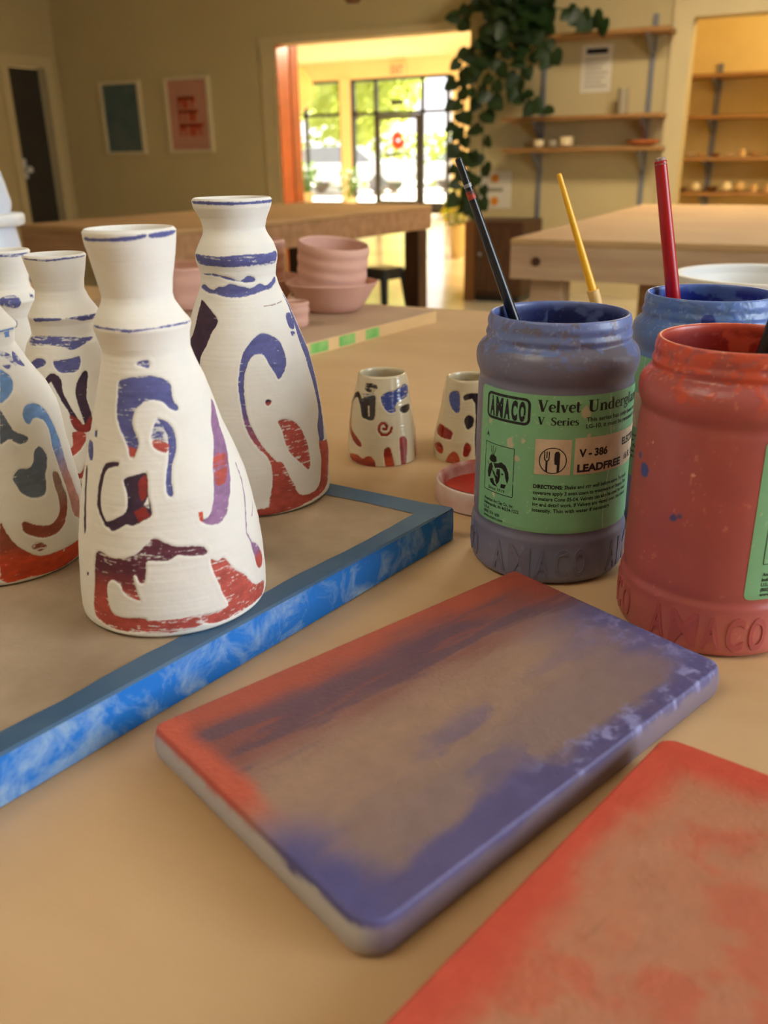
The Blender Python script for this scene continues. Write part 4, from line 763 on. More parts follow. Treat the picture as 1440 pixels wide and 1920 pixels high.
PAINTED = mat('painted_bisque', (240, 234, 222), 0.72, attr='paint', bump=0.05, bscale=420)
GLAZED = mat('glazed_ware', (230, 224, 204), 0.14, attr='paint', coat=0.5)
def pot(key, name, label, cat, split, base_rgb, m, wall, seed, nz=430, nfront=560):
    P = POTS[key]; prof = np.array(P['prof'])/1000.0
    H = prof[-1, 0]
    zk = np.linspace(0, H, nz)
    # smooth interpolation of the profile (monotone cubic-ish by averaging linear samples)
    def samp(col):
        y = np.interp(zk, prof[:, 0], prof[:, col]); k = max(3, int(nz*0.010)) | 1; pad = k//2
        ye = np.pad(y, pad, mode='edge'); ys = np.convolve(ye, np.ones(k)/k, 'valid')
        wgt = sstep(0.0, 0.006, zk)*sstep(0.0, 0.004, H - zk); return y*(1 - wgt) + ys*wgt
    r = samp(1); off = samp(2)
    th = np.concatenate([np.linspace(-112, 112, nfront, endpoint=False), np.linspace(112, 248, 90, endpoint=False)])
    TT, ZZ = np.meshgrid(np.where(th > 180, th - 360, th), zk*1000)           # degrees, mm
    Rm = np.repeat(r[:, None], TT.shape[1], 1)*1000
    us = TT*Rm*math.pi/180
    col = np.empty(TT.shape + (3,)); white = np.array(lin(*base_rgb)[:3])
    wv = 0.95 + 0.07*fbm(us/9 + 50, ZZ/7, seed)
    col[:] = white*wv[..., None]
    disp = 0.16*(fbm(us/40 + 90, ZZ/1.1, seed + 3, 3) - 0.5) + 0.5*(fbm(us/22 + 10, ZZ/18, seed + 4, 3) - 0.5)                  # faint throwing lines
    streak = 0.65*fbm(us/7.0 + 200, ZZ/0.8 + us/22, seed + 5, 3) + 0.35*fbm(us/1.4 + 300, ZZ/1.0, seed + 6, 4)
    streak = (streak - streak.mean())/(streak.std() + 1e-9)*0.17 + 0.5        # spread around a half
    edge = (fbm(us/1.6 + 400, ZZ/1.6, seed + 7, 4) - 0.5)*1.5
    wash = fbm(us/4 + 500, ZZ/2.2, seed + 8, 4)
    for pts, cc, dry, wline, deep in P['strokes']:
        pa = np.array(pts, float)
        if not wline and len(pa) > 4:                                         # rounded brush outline
            p0_, p2_, p3_ = np.roll(pa, 1, 0), np.roll(pa, -1, 0), np.roll(pa, -2, 0)
            pa = np.concatenate([(0.5*(2*pa + (p2_ - p0_)*t_ + (2*p0_ - 5*pa + 4*p2_ - p3_)*t_*t_ + (3*pa - p0_ - 3*p2_ + p3_)*t_**3))[:, None] for t_ in (0, 0.33, 0.67)], 1).reshape(-1, 2)
        z0, z1 = pa[:, 1].min(), pa[:, 1].max(); mg = 3.0 + wline
        i0, i1 = np.searchsorted(zk*1000, z0 - mg), np.searchsorted(zk*1000, z1 + mg)
        rm = max(8.0, float(np.mean(Rm[i0:max(i1, i0 + 1)]))); dm = mg/rm*57.3
        dry = dry*(0.9 if cc[0] != 'w' else 1.0)
        sel = (th > pa[:, 0].min() - dm) & (th < pa[:, 0].max() + dm); js = np.where(sel)[0]
        if i1 <= i0 or len(js) == 0: continue
        sl = (slice(i0, i1), js); T = TT[i0:i1][:, js]; Z = ZZ[i0:i1][:, js]; k = Rm[i0:i1][:, js]*math.pi/180
        n = len(pa); D = np.full(T.shape, 1e9); inside = np.zeros(T.shape, bool); segs = n if not wline else n - 1
        for a in range(segs):
            x0, y0 = pa[a]; x1, y1 = pa[(a + 1) % n]
            px, py = (x0 - T)*k, y0 - Z; qx, qy = (x1 - T)*k, y1 - Z
            dx, dy = qx - px, qy - py; L = dx*dx + dy*dy + 1e-9
            t = np.clip(-(px*dx + py*dy)/L, 0, 1); D = np.minimum(D, np.hypot(px + t*dx, py + t*dy))
            if not wline and y0 != y1:
                c = (y0 > Z) != (y1 > Z); inside ^= c & (T < (x1 - x0)*(Z - y0)/(y1 - y0) + x0)
        sd = (wline/2 - D) if wline else np.where(inside, D, -D)
        e = edge[i0:i1][:, js]; s = streak[i0:i1][:, js]
        al = sstep(-0.22, 0.22, sd + e*0.45)
        if dry > 0: al = al*(0.22 + 0.78*sstep(dry*0.9 - 0.10, dry*0.9 + 0.16, s + np.clip(sd, 0, 2.5)*0.07*(1 - dry)))
        if cc[0] == 'w': c0 = c1 = white
        else: c0, c1 = PAL[cc[0]], PAL[cc[1]]
        g = sstep(0.32, 0.68, (z1 - Z)/max(z1 - z0, 1e-6))[..., None]
        pc = (c0*(1 - g) + c1*g)*(0.66 + 0.68*wash[i0:i1][:, js])[..., None]
        cur = col[i0:i1][:, js]; col[i0:i1, js[0]:js[-1] + 1] if False else None
        new = cur*(1 - al[..., None]) + pc*al[..., None]
        tmp = col[i0:i1]; tmp[:, js] = new
        if deep:
            dd = disp[i0:i1]; dd[:, js] = dd[:, js] - 0.32*sstep(-0.9, 0.7, sd) + 0.07*np.exp(-((sd + 1.2)/1.0)**2)
    RR = r[:, None] + disp/1000
    rad = TT*math.pi/180
    X = np.sin(rad)*RR + off[:, None]; Y = -np.cos(rad)*RR; Z = np.repeat(zk[:, None], len(th), 1)
    root = thing(name, label, cat, P['loc'], YAW)
    si = int(np.searchsorted(zk, split*H)) if split else nz - 1
    # inside wall
    kk = np.linspace(0, 1, 40); zi = H - (H - 0.006)*kk; ri = np.maximum(np.interp(zi, zk, r) - wall, 0.004)
    oi = np.interp(zi, zk, off); ri[-1] = 0.0005
    lip = 5; zl = H + 0.0012*np.sin(np.linspace(0.3, math.pi - 0.3, lip)); rl = r[-1] - wall*np.linspace(0.12, 0.92, lip)
    zin = np.concatenate([zl, zi[1:]]); rin = np.concatenate([rl, ri[1:]]); oin = np.concatenate([np.full(lip, off[-1]), oi[1:]])
    Xi = np.sin(rad[:1])*rin[:, None] + oin[:, None]; Yi = -np.cos(rad[:1])*rin[:, None]; Zi = np.repeat(zin[:, None], len(th), 1)
    ci = np.empty(Xi.shape + (3,)); ci[:] = white*0.97
    Xb = np.concatenate([X[:1]*0, X[:si + 1]]) if True else X
    Xb = np.concatenate([X[:1]*0.02, X[:si + 1]]); Yb = np.concatenate([Y[:1]*0.02, Y[:si + 1]]); Zb = np.concatenate([Z[:1], Z[:si + 1]]); cb = np.concatenate([col[:1], col[:si + 1]])
    if split:
        grid_mesh('body', Xb, Yb, Zb, m, root, cb, wrap=True)
        grid_mesh('neck', np.concatenate([X[si:], Xi]), np.concatenate([Y[si:], Yi]), np.concatenate([Z[si:], Zi]), m, root, np.concatenate([col[si:], ci]), wrap=True)
    else:
        grid_mesh('body', np.concatenate([Xb, Xi]), np.concatenate([Yb, Yi]), np.concatenate([Zb, Zi]), m, root, np.concatenate([cb, ci]), wrap=True)
    return root
BIS = (241, 237, 229)
pot('A', 'painted_bottle', 'front painted white bottle with purple and red brushwork, standing half on the blue tape', 'bottle', 0.776, BIS, PAINTED, 0.0022, 11, 440, 600)
pot('B', 'painted_bottle', 'tallest painted white bottle with a blue hooked stroke and three blue neck rings', 'bottle', 0.83, BIS, PAINTED, 0.0024, 12, 420, 560)
pot('C', 'painted_bottle', 'painted white bottle with a dark Y stroke, behind the front bottle', 'bottle', 0.74, BIS, PAINTED, 0.0022, 13, 330, 420)
pot('D', 'painted_bottle', 'painted white bottle with sky blue strokes, cut off by the left edge', 'bottle', 0.725, BIS, PAINTED, 0.0022, 14, 400, 520)
pot('E', 'painted_bottle', 'rearmost painted white bottle at the far left with a blue blot under its neck', 'bottle', 0.74, BIS, PAINTED, 0.0022, 15, 260, 320)
pot('F', 'glazed_cup', 'small glazed cup with a red curl and red bars, left of the grey jar', 'cup', 0, (212, 198, 166), GLAZED, 0.0026, 16, 240, 320)
pot('G', 'glazed_cup', 'small glazed cup with black and red dots, half hidden behind the grey jar', 'cup', 0, (208, 192, 158), GLAZED, 0.0026, 17, 220, 300)

# red paint lid lying on the table
ld = thing('jar_lid', 'upturned white jar lid filled with red paint beside the grey jar', 'lid', (-0.1795, 0.5095, TZ), YAW)
prof = [(0.0345, 0), (0.0368, 0.001), (0.0372, 0.003), (0.0372, 0.0125), (0.0366, 0.0142), (0.0352, 0.0148), (0.0343, 0.0140), (0.0338, 0.0125), (0.0332, 0.006), (0.0310, 0.0035), (0.0005, 0.0032)]
n = 240; b = MB(); v = []
for r_, z in prof:
    for j in range(n):
        a_ = 2*math.pi*j/n; rr = r_ - (0.00045 if (j % 2 and r_ > 0.0368 and 0.0015 < z < 0.0135) else 0); v.append((rr*math.cos(a_), rr*math.sin(a_), z))
b.add(v, [(i*n + j, i*n + (j + 1) % n, (i + 1)*n + (j + 1) % n, (i + 1)*n + j) for i in range(len(prof) - 1) for j in range(n)] + [tuple(range(n))[::-1]])
b.build('shell', mat('smeared_white_plastic', (232, 216, 202), 0.4, rgb2=(218, 172, 152), scale=45, detail=8), ld, smooth=True)
MB().lathe([(0.0005, 0.0046), (0.02, 0.0045), (0.031, 0.0048), (0.0336, 0.0066)], 64, False, False).build('paint', mat('wet_red_paint', (192, 52, 30), 0.25, rgb2=(170, 40, 28), scale=60), ld, smooth=True)
MB().lathe([(0.0329, 0.006), (0.0335, 0.0125), (0.0340, 0.0143), (0.0352, 0.01515)], 64, False, False).build('inner_wall_smear', mat('smeared_rim', (168, 46, 34), 0.45, rgb2=(232, 206, 194), scale=50, detail=6), ld, smooth=True)

# ------------------------------------------------------------------ painted slabs
def rquad(corners, nu, nv, rad, top, fillet, inset):
    L, T, Rr, B = [np.array(c) for c in corners]
    lu = np.linalg.norm(T - L); lv = np.linalg.norm(B - L)
    u = np.linspace(0, 1, nu); v = np.linspace(0, 1, nv); Ug, Vg = np.meshgrid(u, v)
    a, b = Ug*lu, Vg*lv                                                      # metres along both edges
    for (ca, cb), rad in zip(((0, 0), (lu, 0), (0, lv), (lu, lv)), rad):
        da = rad - np.abs(a - ca); db = rad - np.abs(b - cb); m = (da > 0) & (db > 0)
        d = np.maximum(da, db); l = np.hypot(da, db) + 1e-9
        sa = np.where(m, d/l, 1.0)
        na = np.where(ca == 0, rad - da*sa, ca - rad + da*sa); nb = np.where(cb == 0, rad - db*sa, cb - rad + db*sa)
        a = np.where(m, na, a); b = np.where(m, nb, b)
    uu, vv = a/lu, b/lv
    X = (L[0]*(1 - uu) + T[0]*uu)*(1 - vv) + (B[0]*(1 - uu) + Rr[0]*uu)*vv
    Y = (L[1]*(1 - uu) + T[1]*uu)*(1 - vv) + (B[1]*(1 - uu) + Rr[1]*uu)*vv
    ed = np.minimum(np.minimum(Ug, 1 - Ug)*lu, np.minimum(Vg, 1 - Vg)*lv)
    q = np.clip(fillet - ed, 0, fillet); Z = top - (fillet - np.sqrt(np.maximum(fillet**2 - q*q, 0)))
    cx, cy = X.mean(), Y.mean()
    return Ug, Vg, X, Y, Z, ed, (cx, cy)
def slab(name, label, corners, top, paintf, side_rgb, seed, rad=(0.006,)*4, fillet=0.0013):
    Ug, Vg, X, Y, Z, ed, cc = rquad(corners, 420, 280, rad, top, fillet, 0)
    col = paintf(Ug, Vg, seed)
    Z = Z + 0.00022*(fbm(Ug*60, Vg*40, seed, 4) - 0.5)
    root = thing(name, label, 'slab', (cc[0], cc[1], TZ))
    X -= cc[0]; Y -= cc[1]
    grid_mesh('painted_face', X, Y, Z, mat('matte_stain', (200, 100, 80), 0.6, attr='paint', bump=0.25, bscale=500), root, col)
    def ring(A): return np.concatenate([A[0, :], A[1:, -1], A[-1, -2::-1], A[-2:0:-1, 0]])
    xr, yr, zr, cr = ring(X), ring(Y), ring(Z), np.stack([ring(col[..., i]) for i in range(3)], -1)
    k = 8; ts = np.linspace(0, 1, k)[:, None]; bul = 1 + 0.012*np.sin(ts*math.pi) ; ins = np.where(ts > 0.85, 1 - (ts - 0.85)*0.06, 1.0)
    Xs = xr[None]*bul*ins; Ys = yr[None]*bul*ins; Zs = zr[None]*(1 - ts)
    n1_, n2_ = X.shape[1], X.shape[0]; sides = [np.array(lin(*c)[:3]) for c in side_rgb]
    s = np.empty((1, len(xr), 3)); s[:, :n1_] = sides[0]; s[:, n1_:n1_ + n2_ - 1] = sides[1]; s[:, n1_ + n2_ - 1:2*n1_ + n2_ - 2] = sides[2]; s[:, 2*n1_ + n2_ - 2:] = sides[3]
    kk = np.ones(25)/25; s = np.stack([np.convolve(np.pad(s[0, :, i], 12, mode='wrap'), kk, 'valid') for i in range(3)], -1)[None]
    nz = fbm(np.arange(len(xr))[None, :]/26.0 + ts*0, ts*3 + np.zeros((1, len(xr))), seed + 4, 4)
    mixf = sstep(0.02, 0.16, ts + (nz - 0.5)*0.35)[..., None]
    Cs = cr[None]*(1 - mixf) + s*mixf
    Xs = np.concatenate([Xs, Xs[-1:]*0.5]); Ys = np.concatenate([Ys, Ys[-1:]*0.5]); Zs = np.concatenate([Zs, Zs[-1:]]); Cs = np.concatenate([Cs, Cs[-1:]])
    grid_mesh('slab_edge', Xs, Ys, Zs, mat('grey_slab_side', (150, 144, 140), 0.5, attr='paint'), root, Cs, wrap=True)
    return root
def mixc(a, b, t): return a*(1 - t[..., None]) + b*t[..., None]
def paint1(u, v, s):
    L = lambda *c: np.array(lin(*c)[:3])
    n1 = fbm(u*5, v*7, s, 5); n2 = fbm(u*3 + 9, v*14, s + 1, 5); n3 = fbm(u*26, v*18, s + 2, 4)
    w = (n1 - 0.5)*0.35; w2 = (n2 - 0.5)*0.3
    c = np.empty(u.shape + (3,)); c[:] = L(158, 126, 106)                              # bare tan centre
    c = mixc(c, L(138, 104, 94), sstep(0.55, 0.25, v + w)*0.8)
    c = mixc(c, L(132, 112, 112), sstep(0.50, 0.80, v + w2*0.8 + 0.10*(u - 0.4))*0.8)  # greyish wash
    c = mixc(c, L(112, 98, 124), sstep(0.50, 0.66, v + w*0.9)*sstep(0.15, 0.4, u)*sstep(0.95, 0.6, u)*sstep(0.47, 0.60, n1)*sstep(0.52, 0.66, v + w*0.3)*0.7)
    c = mixc(c, L(120, 102, 120), sstep(0.70, 0.95, u + w*0.5)*sstep(0.12, 0.4, v)*0.75)
    c = mixc(c, L(88, 82, 130), sstep(0.86, 0.955, v + w*0.7 + 0.05*(0.4 - u))*0.95)    # blue front edge
    c = mixc(c, L(92, 88, 138), sstep(0.86, 0.97, u + w*0.6 + 0.10*(v - 0.6))*sstep(0.25, 0.5, v))
    c = mixc(c, L(124, 66, 64), sstep(0.42, 0.20, v + w2*0.9 - 0.04*(1 - u))*0.88)      # wine band
    c = mixc(c, L(92, 68, 84), sstep(0.50, 0.62, n2 + 0.14*np.exp(-((v - 0.22)/0.09)**2)*(1 - 0.5*u) - 0.08*u)*sstep(0.06, 0.15, v)*sstep(0.46, 0.3, v)*0.8)
    c = mixc(c, L(166, 76, 56), sstep(0.20, 0.04, v + w*0.6)*0.9)                       # red back edge
    c = mixc(c, L(188, 86, 64), sstep(0.07, 0.03, u + w*0.10)*sstep(0.64, 0.42, v))     # red left end
    c = mixc(c, L(86, 82, 134), sstep(0.12, 0.03, u + w*0.35)*sstep(0.52, 0.74, v + w*0.4))
    c = mixc(c, L(150, 64, 50), sstep(0.84, 0.97, u + w*0.4)*sstep(0.42, 0.12, v)*0.8)
    n5 = fbm(u*44, v*30, s + 7, 5)
    lt = sstep(0.48, 0.66, n5*0.6 + n3*0.4 + 0.2*(n1 - 0.5))*sstep(0.86, 0.95, v + w*0.5)*sstep(0.36, 0.58, u)
    c = mixc(c, L(150, 152, 204), lt*0.75)
    lt = sstep(0.48, 0.66, n5*0.6 + n3*0.4)*sstep(0.86, 0.96, u + w*0.5)*sstep(0.4, 0.6, v); c = mixc(c, L(142, 140, 192), lt*0.7)
    c = c*(0.86 + 0.16*n3 + 0.12*n5)[..., None]
    return c
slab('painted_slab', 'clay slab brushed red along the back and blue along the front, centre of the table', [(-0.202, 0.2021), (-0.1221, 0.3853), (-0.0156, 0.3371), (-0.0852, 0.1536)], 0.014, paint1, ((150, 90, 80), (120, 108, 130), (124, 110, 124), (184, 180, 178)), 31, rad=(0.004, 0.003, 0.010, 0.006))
def paint2(u, v, s):
    L = lambda *c: np.array(lin(*c)[:3])
    n1 = fbm(u*4, v*5, s, 5); n2 = fbm(u*10 + 3, v*4, s + 1, 5); n3 = fbm(u*30, v*20, s + 2, 4); w = (n1 - 0.5)*0.4
    c = np.empty(u.shape + (3,)); c[:] = L(186, 124, 94)
    c = mixc(c, L(196, 92, 68), sstep(0.50, 0.66, n2)*0.6)
    e = np.minimum(np.minimum(u, 1 - u), np.minimum(v*0.7, (1 - v)*0.7))
    c = mixc(c, L(202, 78, 58), sstep(0.12, 0.03, e + w*0.22)*0.95)
    c = mixc(c, L(182, 128, 100), sstep(0.56, 0.66, n1 + 0.1*n3)*sstep(0.02, 0.08, e)*0.6)
    return c*(0.9 + 0.2*n3)[..., None]
N = np.array((-0.029, 0.278)); e1 = np.array((0.985, -0.18)); e2 = np.array((-0.270, -0.963))
slab('painted_slab', 'orange red brushed slab at the lower right corner', [N + e2*0.2, N, N + e1*0.125, N + e1*0.125 + e2*0.2], 0.014, paint2, ((190, 88, 68),)*4, 37)

# ------------------------------------------------------------------ paint jars
JP = [(0.5, 0), (37, 0), (40, 1.2), (41.6, 4), (42, 10), (41.9, 24.6), (41.6, 26.0), (40.6, 27.0), (40.6, 28.4), (41.0, 32), (40.6, 70), (40.2, 98), (39.9, 102), (39.3, 104.3), (39.5, 106), (40.8, 108.6), (41.6, 112), (41.6, 115), (40.9, 118), (38.8, 121), (36.3, 122.8), (35.8, 124), (36.9, 125.2), (37.0, 126.6), (35.9, 127.6), (35.6, 130), (36.2, 131), (36.2, 132), (35.5, 133), (35.3, 135.2), (34.8, 136.1), (33.8, 136.1), (33.1, 135), (33.1, 122), (37.5, 116), (38.6, 104), (38.6, 8), (0.5, 6)]
JA = np.array(JP)/1000; JOUT = JA[:31]
def jr(z): return np.interp(z, JOUT[1:, 1], JOUT[1:, 0])
def jar_body(root, outc, neckc, inc, lightc, seed, spots=()):
    seg = np.concatenate([[0], np.cumsum(np.hypot(np.diff(JA[:, 0]), np.diff(JA[:, 1])))]); s = np.linspace(0, seg[-1], 520)
    rr = np.interp(s, seg, JA[:, 0]); zz = np.interp(s, seg, JA[:, 1])
    sm = lambda y: np.convolve(np.pad(y, 2, mode='edge'), np.ones(5)/5, 'valid')
    rr, zz = sm(rr), sm(zz)
    th = np.radians(np.linspace(-180, 180, 360, endpoint=False)); T, S = np.meshgrid(th, s); Rg = np.repeat(rr[:, None], 360, 1); Zg = np.repeat(zz[:, None], 360, 1)
    out = S < seg[31]; us = T*40; zm = Zg*1000
    L = lambda c: np.array(lin(*c)[:3])
    n1 = fbm(us/9 + 60, zm/9, seed, 5); n2 = fbm(us/2.6 + 60, zm/1.7, seed + 1, 5); n3 = fbm(us/5 + 20, zm/3.2, seed + 2, 4)
    c = np.empty(T.shape + (3,)); c[:] = L(outc)
    c = c*(0.9 + 0.2*n1)[..., None]
    c = mixc(c, L(lightc), sstep(27, 18, zm)*0.22)
    smear = sstep(0.50, 0.60, n3 + 0.30*sstep(108, 134, zm) - 0.16)*sstep(108, 121, zm)
    c = mixc(c, L(neckc), smear*0.9)
    c = mixc(c, L(lightc), sstep(0.66, 0.72, n2)*sstep(112, 122, zm)*0.6)
    scr = sstep(0.74, 0.78, fbm(us/1.1 + 9, zm/3.5, seed + 3, 3))*sstep(0.52, 0.6, n1); c = mixc(c, L(lightc), scr*0.45)
    ci = mixc(np.broadcast_to(L(inc), c.shape), L(lightc)*0.6, sstep(0.62, 0.74, n2)*sstep(116, 133, zm)*0.35)
    n4 = fbm(us/16 + 33, zm/9, seed + 9, 4); ci = mixc(ci, L(neckc), sstep(0.50, 0.62, n4)*sstep(108, 126, zm)*0.75); ci = mixc(ci, L(neckc), sstep(130, 135, zm)*0.7)
    c = np.where(out[..., None], c, ci)
    d = np.where(out, smear*0.25 + 0.12*(n2 - 0.5)*sstep(110, 122, zm), 0)/1000
    for tdeg, z0, rad_, sc in spots:
        dd = np.hypot((T - math.radians(tdeg))*40, zm - z0) + (n2 - 0.5)*1.2
        m = sstep(rad_ + 0.25, rad_ - 0.25, dd)*out; c = mixc(c, L(sc), m)
    Rg = Rg + d
    X = np.sin(T)*Rg; Y = -np.cos(T)*Rg
    grid_mesh('body', X, Y, Zg, mat('frosted_jar_plastic', (150, 140, 150), 0.34, attr='paint', spec=0.5, bump=0.04, bscale=500), root, c, wrap=True)
def translucent(m):
    b = m.node_tree.nodes['Principled BSDF']; b.inputs['Subsurface Weight'].default_value = 0.35; b.inputs['Subsurface Radius'].default_value = (1.0, 0.7, 0.7); b.inputs['Subsurface Scale'].default_value = 0.006; return m
translucent(mat('frosted_jar_plastic', (150, 140, 150), 0.38, attr='paint', spec=0.6, bump=0.04, bscale=500))
def curve_pts(v, lift, th0):
    """label-plane points (s mm from the label's left edge, z mm) onto the jar wall, th0 = angle of that edge in degrees"""
    o = []
    for p in v:
        r = float(jr(p[1]/1000)) + (lift + (p[2] if len(p) > 2 else 0))/1000; t = math.radians(th0) + p[0]/39.7
        o.append((math.sin(t)*r, -math.cos(t)*r, p[1]/1000))
    return o
def curved_panel(name, m, parent, th0, s0, s1, z0, z1, lift, rc=3.0, nu=120, nv=40, paintf=None):
    u = np.linspace(0, s1 - s0, nu); w_ = np.linspace(0, z1 - z0, nv); A, B = np.meshgrid(u, w_); lu, lv = s1 - s0, z1 - z0
    for ca, cb in ((0, 0), (lu, 0), (0, lv), (lu, lv)):
        da = rc - np.abs(A - ca); db = rc - np.abs(B - cb); mk = (da > 0) & (db > 0); d = np.maximum(da, db); l = np.hypot(da, db) + 1e-9; sa = np.where(mk, d/l, 1)
        A = np.where(mk, (rc - da*sa) if ca == 0 else (ca - rc + da*sa), A); B = np.where(mk, (rc - db*sa) if cb == 0 else (cb - rc + db*sa), B)
    t = math.radians(th0) + (A + s0)/39.7; zz = (B + z0)/1000; r = jr(zz) + lift/1000
    return grid_mesh(name, np.sin(t)*r, -np.cos(t)*r, zz, m, parent, paintf(A + s0, B + z0) if paintf else None)
# stroke-built serif letters for the label headings
def qs(m, pts, ws):
    pts = [Vector((a, b)) for a, b in pts]; v = []
    for i, p in enumerate(pts):
        t = (pts[min(i + 1, len(pts) - 1)] - pts[max(i - 1, 0)]).normalized(); nrm = Vector((-t.y, t.x)); w_ = ws[i] if isinstance(ws, (list, tuple)) else ws
        v += [(*(p + nrm*w_/2), 0), (*(p - nrm*w_/2), 0)]
    m.add(v, [(2*i, 2*i + 1, 2*i + 3, 2*i + 2) for i in range(len(pts) - 1)])
GL_ = {
 'V': (0.78, [([(0.12, 1), (0.38, 0.02)], 0.22), ([(0.38, 0), (0.66, 1)], 0.08), ([(-0.04, 0.975), (0.30, 0.975)], 0.05), ([(0.52, 0.975), (0.80, 0.975)], 0.05)]),
 'v': (0.58, [([(0.10, 0.64), (0.29, 0.02)], 0.19), ([(0.29, 0), (0.47, 0.64)], 0.07), ([(-0.02, 0.62), (0.23, 0.62)], 0.05), ([(0.37, 0.62), (0.57, 0.62)], 0.05)]),
 'e': (0.52, [([(0.08, 0.37), (0.46, 0.37)], 0.07), ([(0.45, 0.36), (0.44, 0.52), (0.28, 0.64), (0.14, 0.54), (0.09, 0.33), (0.14, 0.12), (0.30, 0.03), (0.46, 0.12)], [0.13, 0.12, 0.07, 0.15, 0.20, 0.16, 0.08, 0.05])]),
 'l': (0.34, [([(0.16, 0), (0.16, 1)], 0.19), ([(0.0, 0.025), (0.32, 0.025)], 0.05), ([(0.02, 0.975), (0.16, 0.975)], 0.05)]),
 't': (0.40, [([(0.16, 0.06), (0.16, 0.88)], 0.18), ([(0, 0.62), (0.36, 0.62)], 0.06), ([(0.14, 0.05), (0.28, 0.03), (0.38, 0.12)], [0.14, 0.08, 0.05])]),
 'U': (0.86, [([(0.20, 1), (0.20, 0.28), (0.28, 0.08), (0.44, 0.02), (0.60, 0.10), (0.66, 0.3), (0.66, 1)], [0.22, 0.22, 0.18, 0.09, 0.08, 0.08, 0.08]), ([(0.0, 0.975), (0.40, 0.975)], 0.05), ([(0.52, 0.975), (0.80, 0.975)], 0.05)]),
 'n': (0.66, [([(0.14, 0), (0.14, 0.64)], 0.18), ([(0.18, 0.52), (0.32, 0.63), (0.45, 0.58), (0.49, 0.44), (0.49, 0)], [0.05, 0.10, 0.16, 0.18, 0.18]), ([(0, 0.025), (0.28, 0.025)], 0.05), ([(0.36, 0.025), (0.63, 0.025)], 0.05), ([(0.02, 0.62), (0.14, 0.62)], 0.05)]),
 'd': (0.64, [([(0.46, 0), (0.46, 1)], 0.18), ([(0.42, 0.58), (0.28, 0.63), (0.13, 0.52), (0.09, 0.32), (0.13, 0.12), (0.27, 0.02), (0.42, 0.10)], [0.06, 0.08, 0.16, 0.2, 0.16, 0.08, 0.06]), ([(0.32, 0.975), (0.46, 0.975)], 0.05), ([(0.46, 0.025), (0.62, 0.025)], 0.05)]),
 'r': (0.47, [([(0.14, 0), (0.14, 0.64)], 0.18), ([(0.18, 0.48), (0.30, 0.62), (0.42, 0.58)], [0.05, 0.10, 0.16]), ([(0, 0.025), (0.30, 0.025)], 0.05), ([(0.02, 0.62), (0.14, 0.62)], 0.05)]),
 'g': (0.58, [([(0.26, 0.64), (0.10, 0.56), (0.08, 0.42), (0.14, 0.28), (0.27, 0.24), (0.40, 0.30), (0.44, 0.44), (0.40, 0.58), (0.26, 0.64)], [0.07, 0.15, 0.17, 0.14, 0.07, 0.14, 0.17, 0.14, 0.07]), ([(0.18, 0.24), (0.12, 0.12), (0.36, 0.06), (0.48, -0.08), (0.34, -0.24), (0.12, -0.22), (0.06, -0.1), (0.18, 0.02)], [0.06, 0.09, 0.13, 0.13, 0.08, 0.08, 0.08, 0.05]), ([(0.42, 0.58), (0.56, 0.64)], 0.09)]),
 'a': (0.56, [([(0.08, 0.5), (0.16, 0.61), (0.28, 0.63), (0.39, 0.55), (0.40, 0.4), (0.40, 0.08), (0.54, 0.04)], [0.15, 0.10, 0.08, 0.14, 0.18, 0.17, 0.07]), ([(0.38, 0.38), (0.16, 0.30), (0.10, 0.16), (0.20, 0.04), (0.38, 0.12)], [0.06, 0.11, 0.17, 0.12, 0.06])]),
 'z': (0.50, [([(0.04, 0.61), (0.42, 0.61)], 0.06), ([(0.37, 0.6), (0.10, 0.04)], 0.17), ([(0.05, 0.03), (0.44, 0.03)], 0.06), ([(0.05, 0.64), (0.05, 0.46)], 0.05), ([(0.43, 0.18), (0.43, 0)], 0.05)]),
 'S': (0.62, [([(0.50, 0.80), (0.42, 0.95), (0.26, 0.98), (0.12, 0.86), (0.14, 0.66), (0.34, 0.50), (0.48, 0.34), (0.46, 0.14), (0.30, 0.02), (0.14, 0.06), (0.05, 0.22)], [0.05, 0.07, 0.08, 0.14, 0.18, 0.21, 0.18, 0.14, 0.08, 0.07, 0.05]), ([(0.5, 1), (0.5, 0.72)], 0.05), ([(0.05, 0), (0.05, 0.28)], 0.05)]),
 'i': (0.34, [([(0.16, 0), (0.16, 0.64)], 0.18), ([(0, 0.025), (0.32, 0.025)], 0.05), ([(0.02, 0.62), (0.16, 0.62)], 0.05), ([(0.16, 0.78), (0.16, 0.96)], 0.18)]),
 's': (0.46, [([(0.36, 0.54), (0.28, 0.63), (0.16, 0.61), (0.09, 0.5), (0.20, 0.36), (0.34, 0.25), (0.34, 0.1), (0.22, 0.02), (0.10, 0.05), (0.05, 0.14)], [0.05, 0.07, 0.1, 0.14, 0.16, 0.16, 0.14, 0.09, 0.07, 0.05])]), ' ': (0.34, [])}
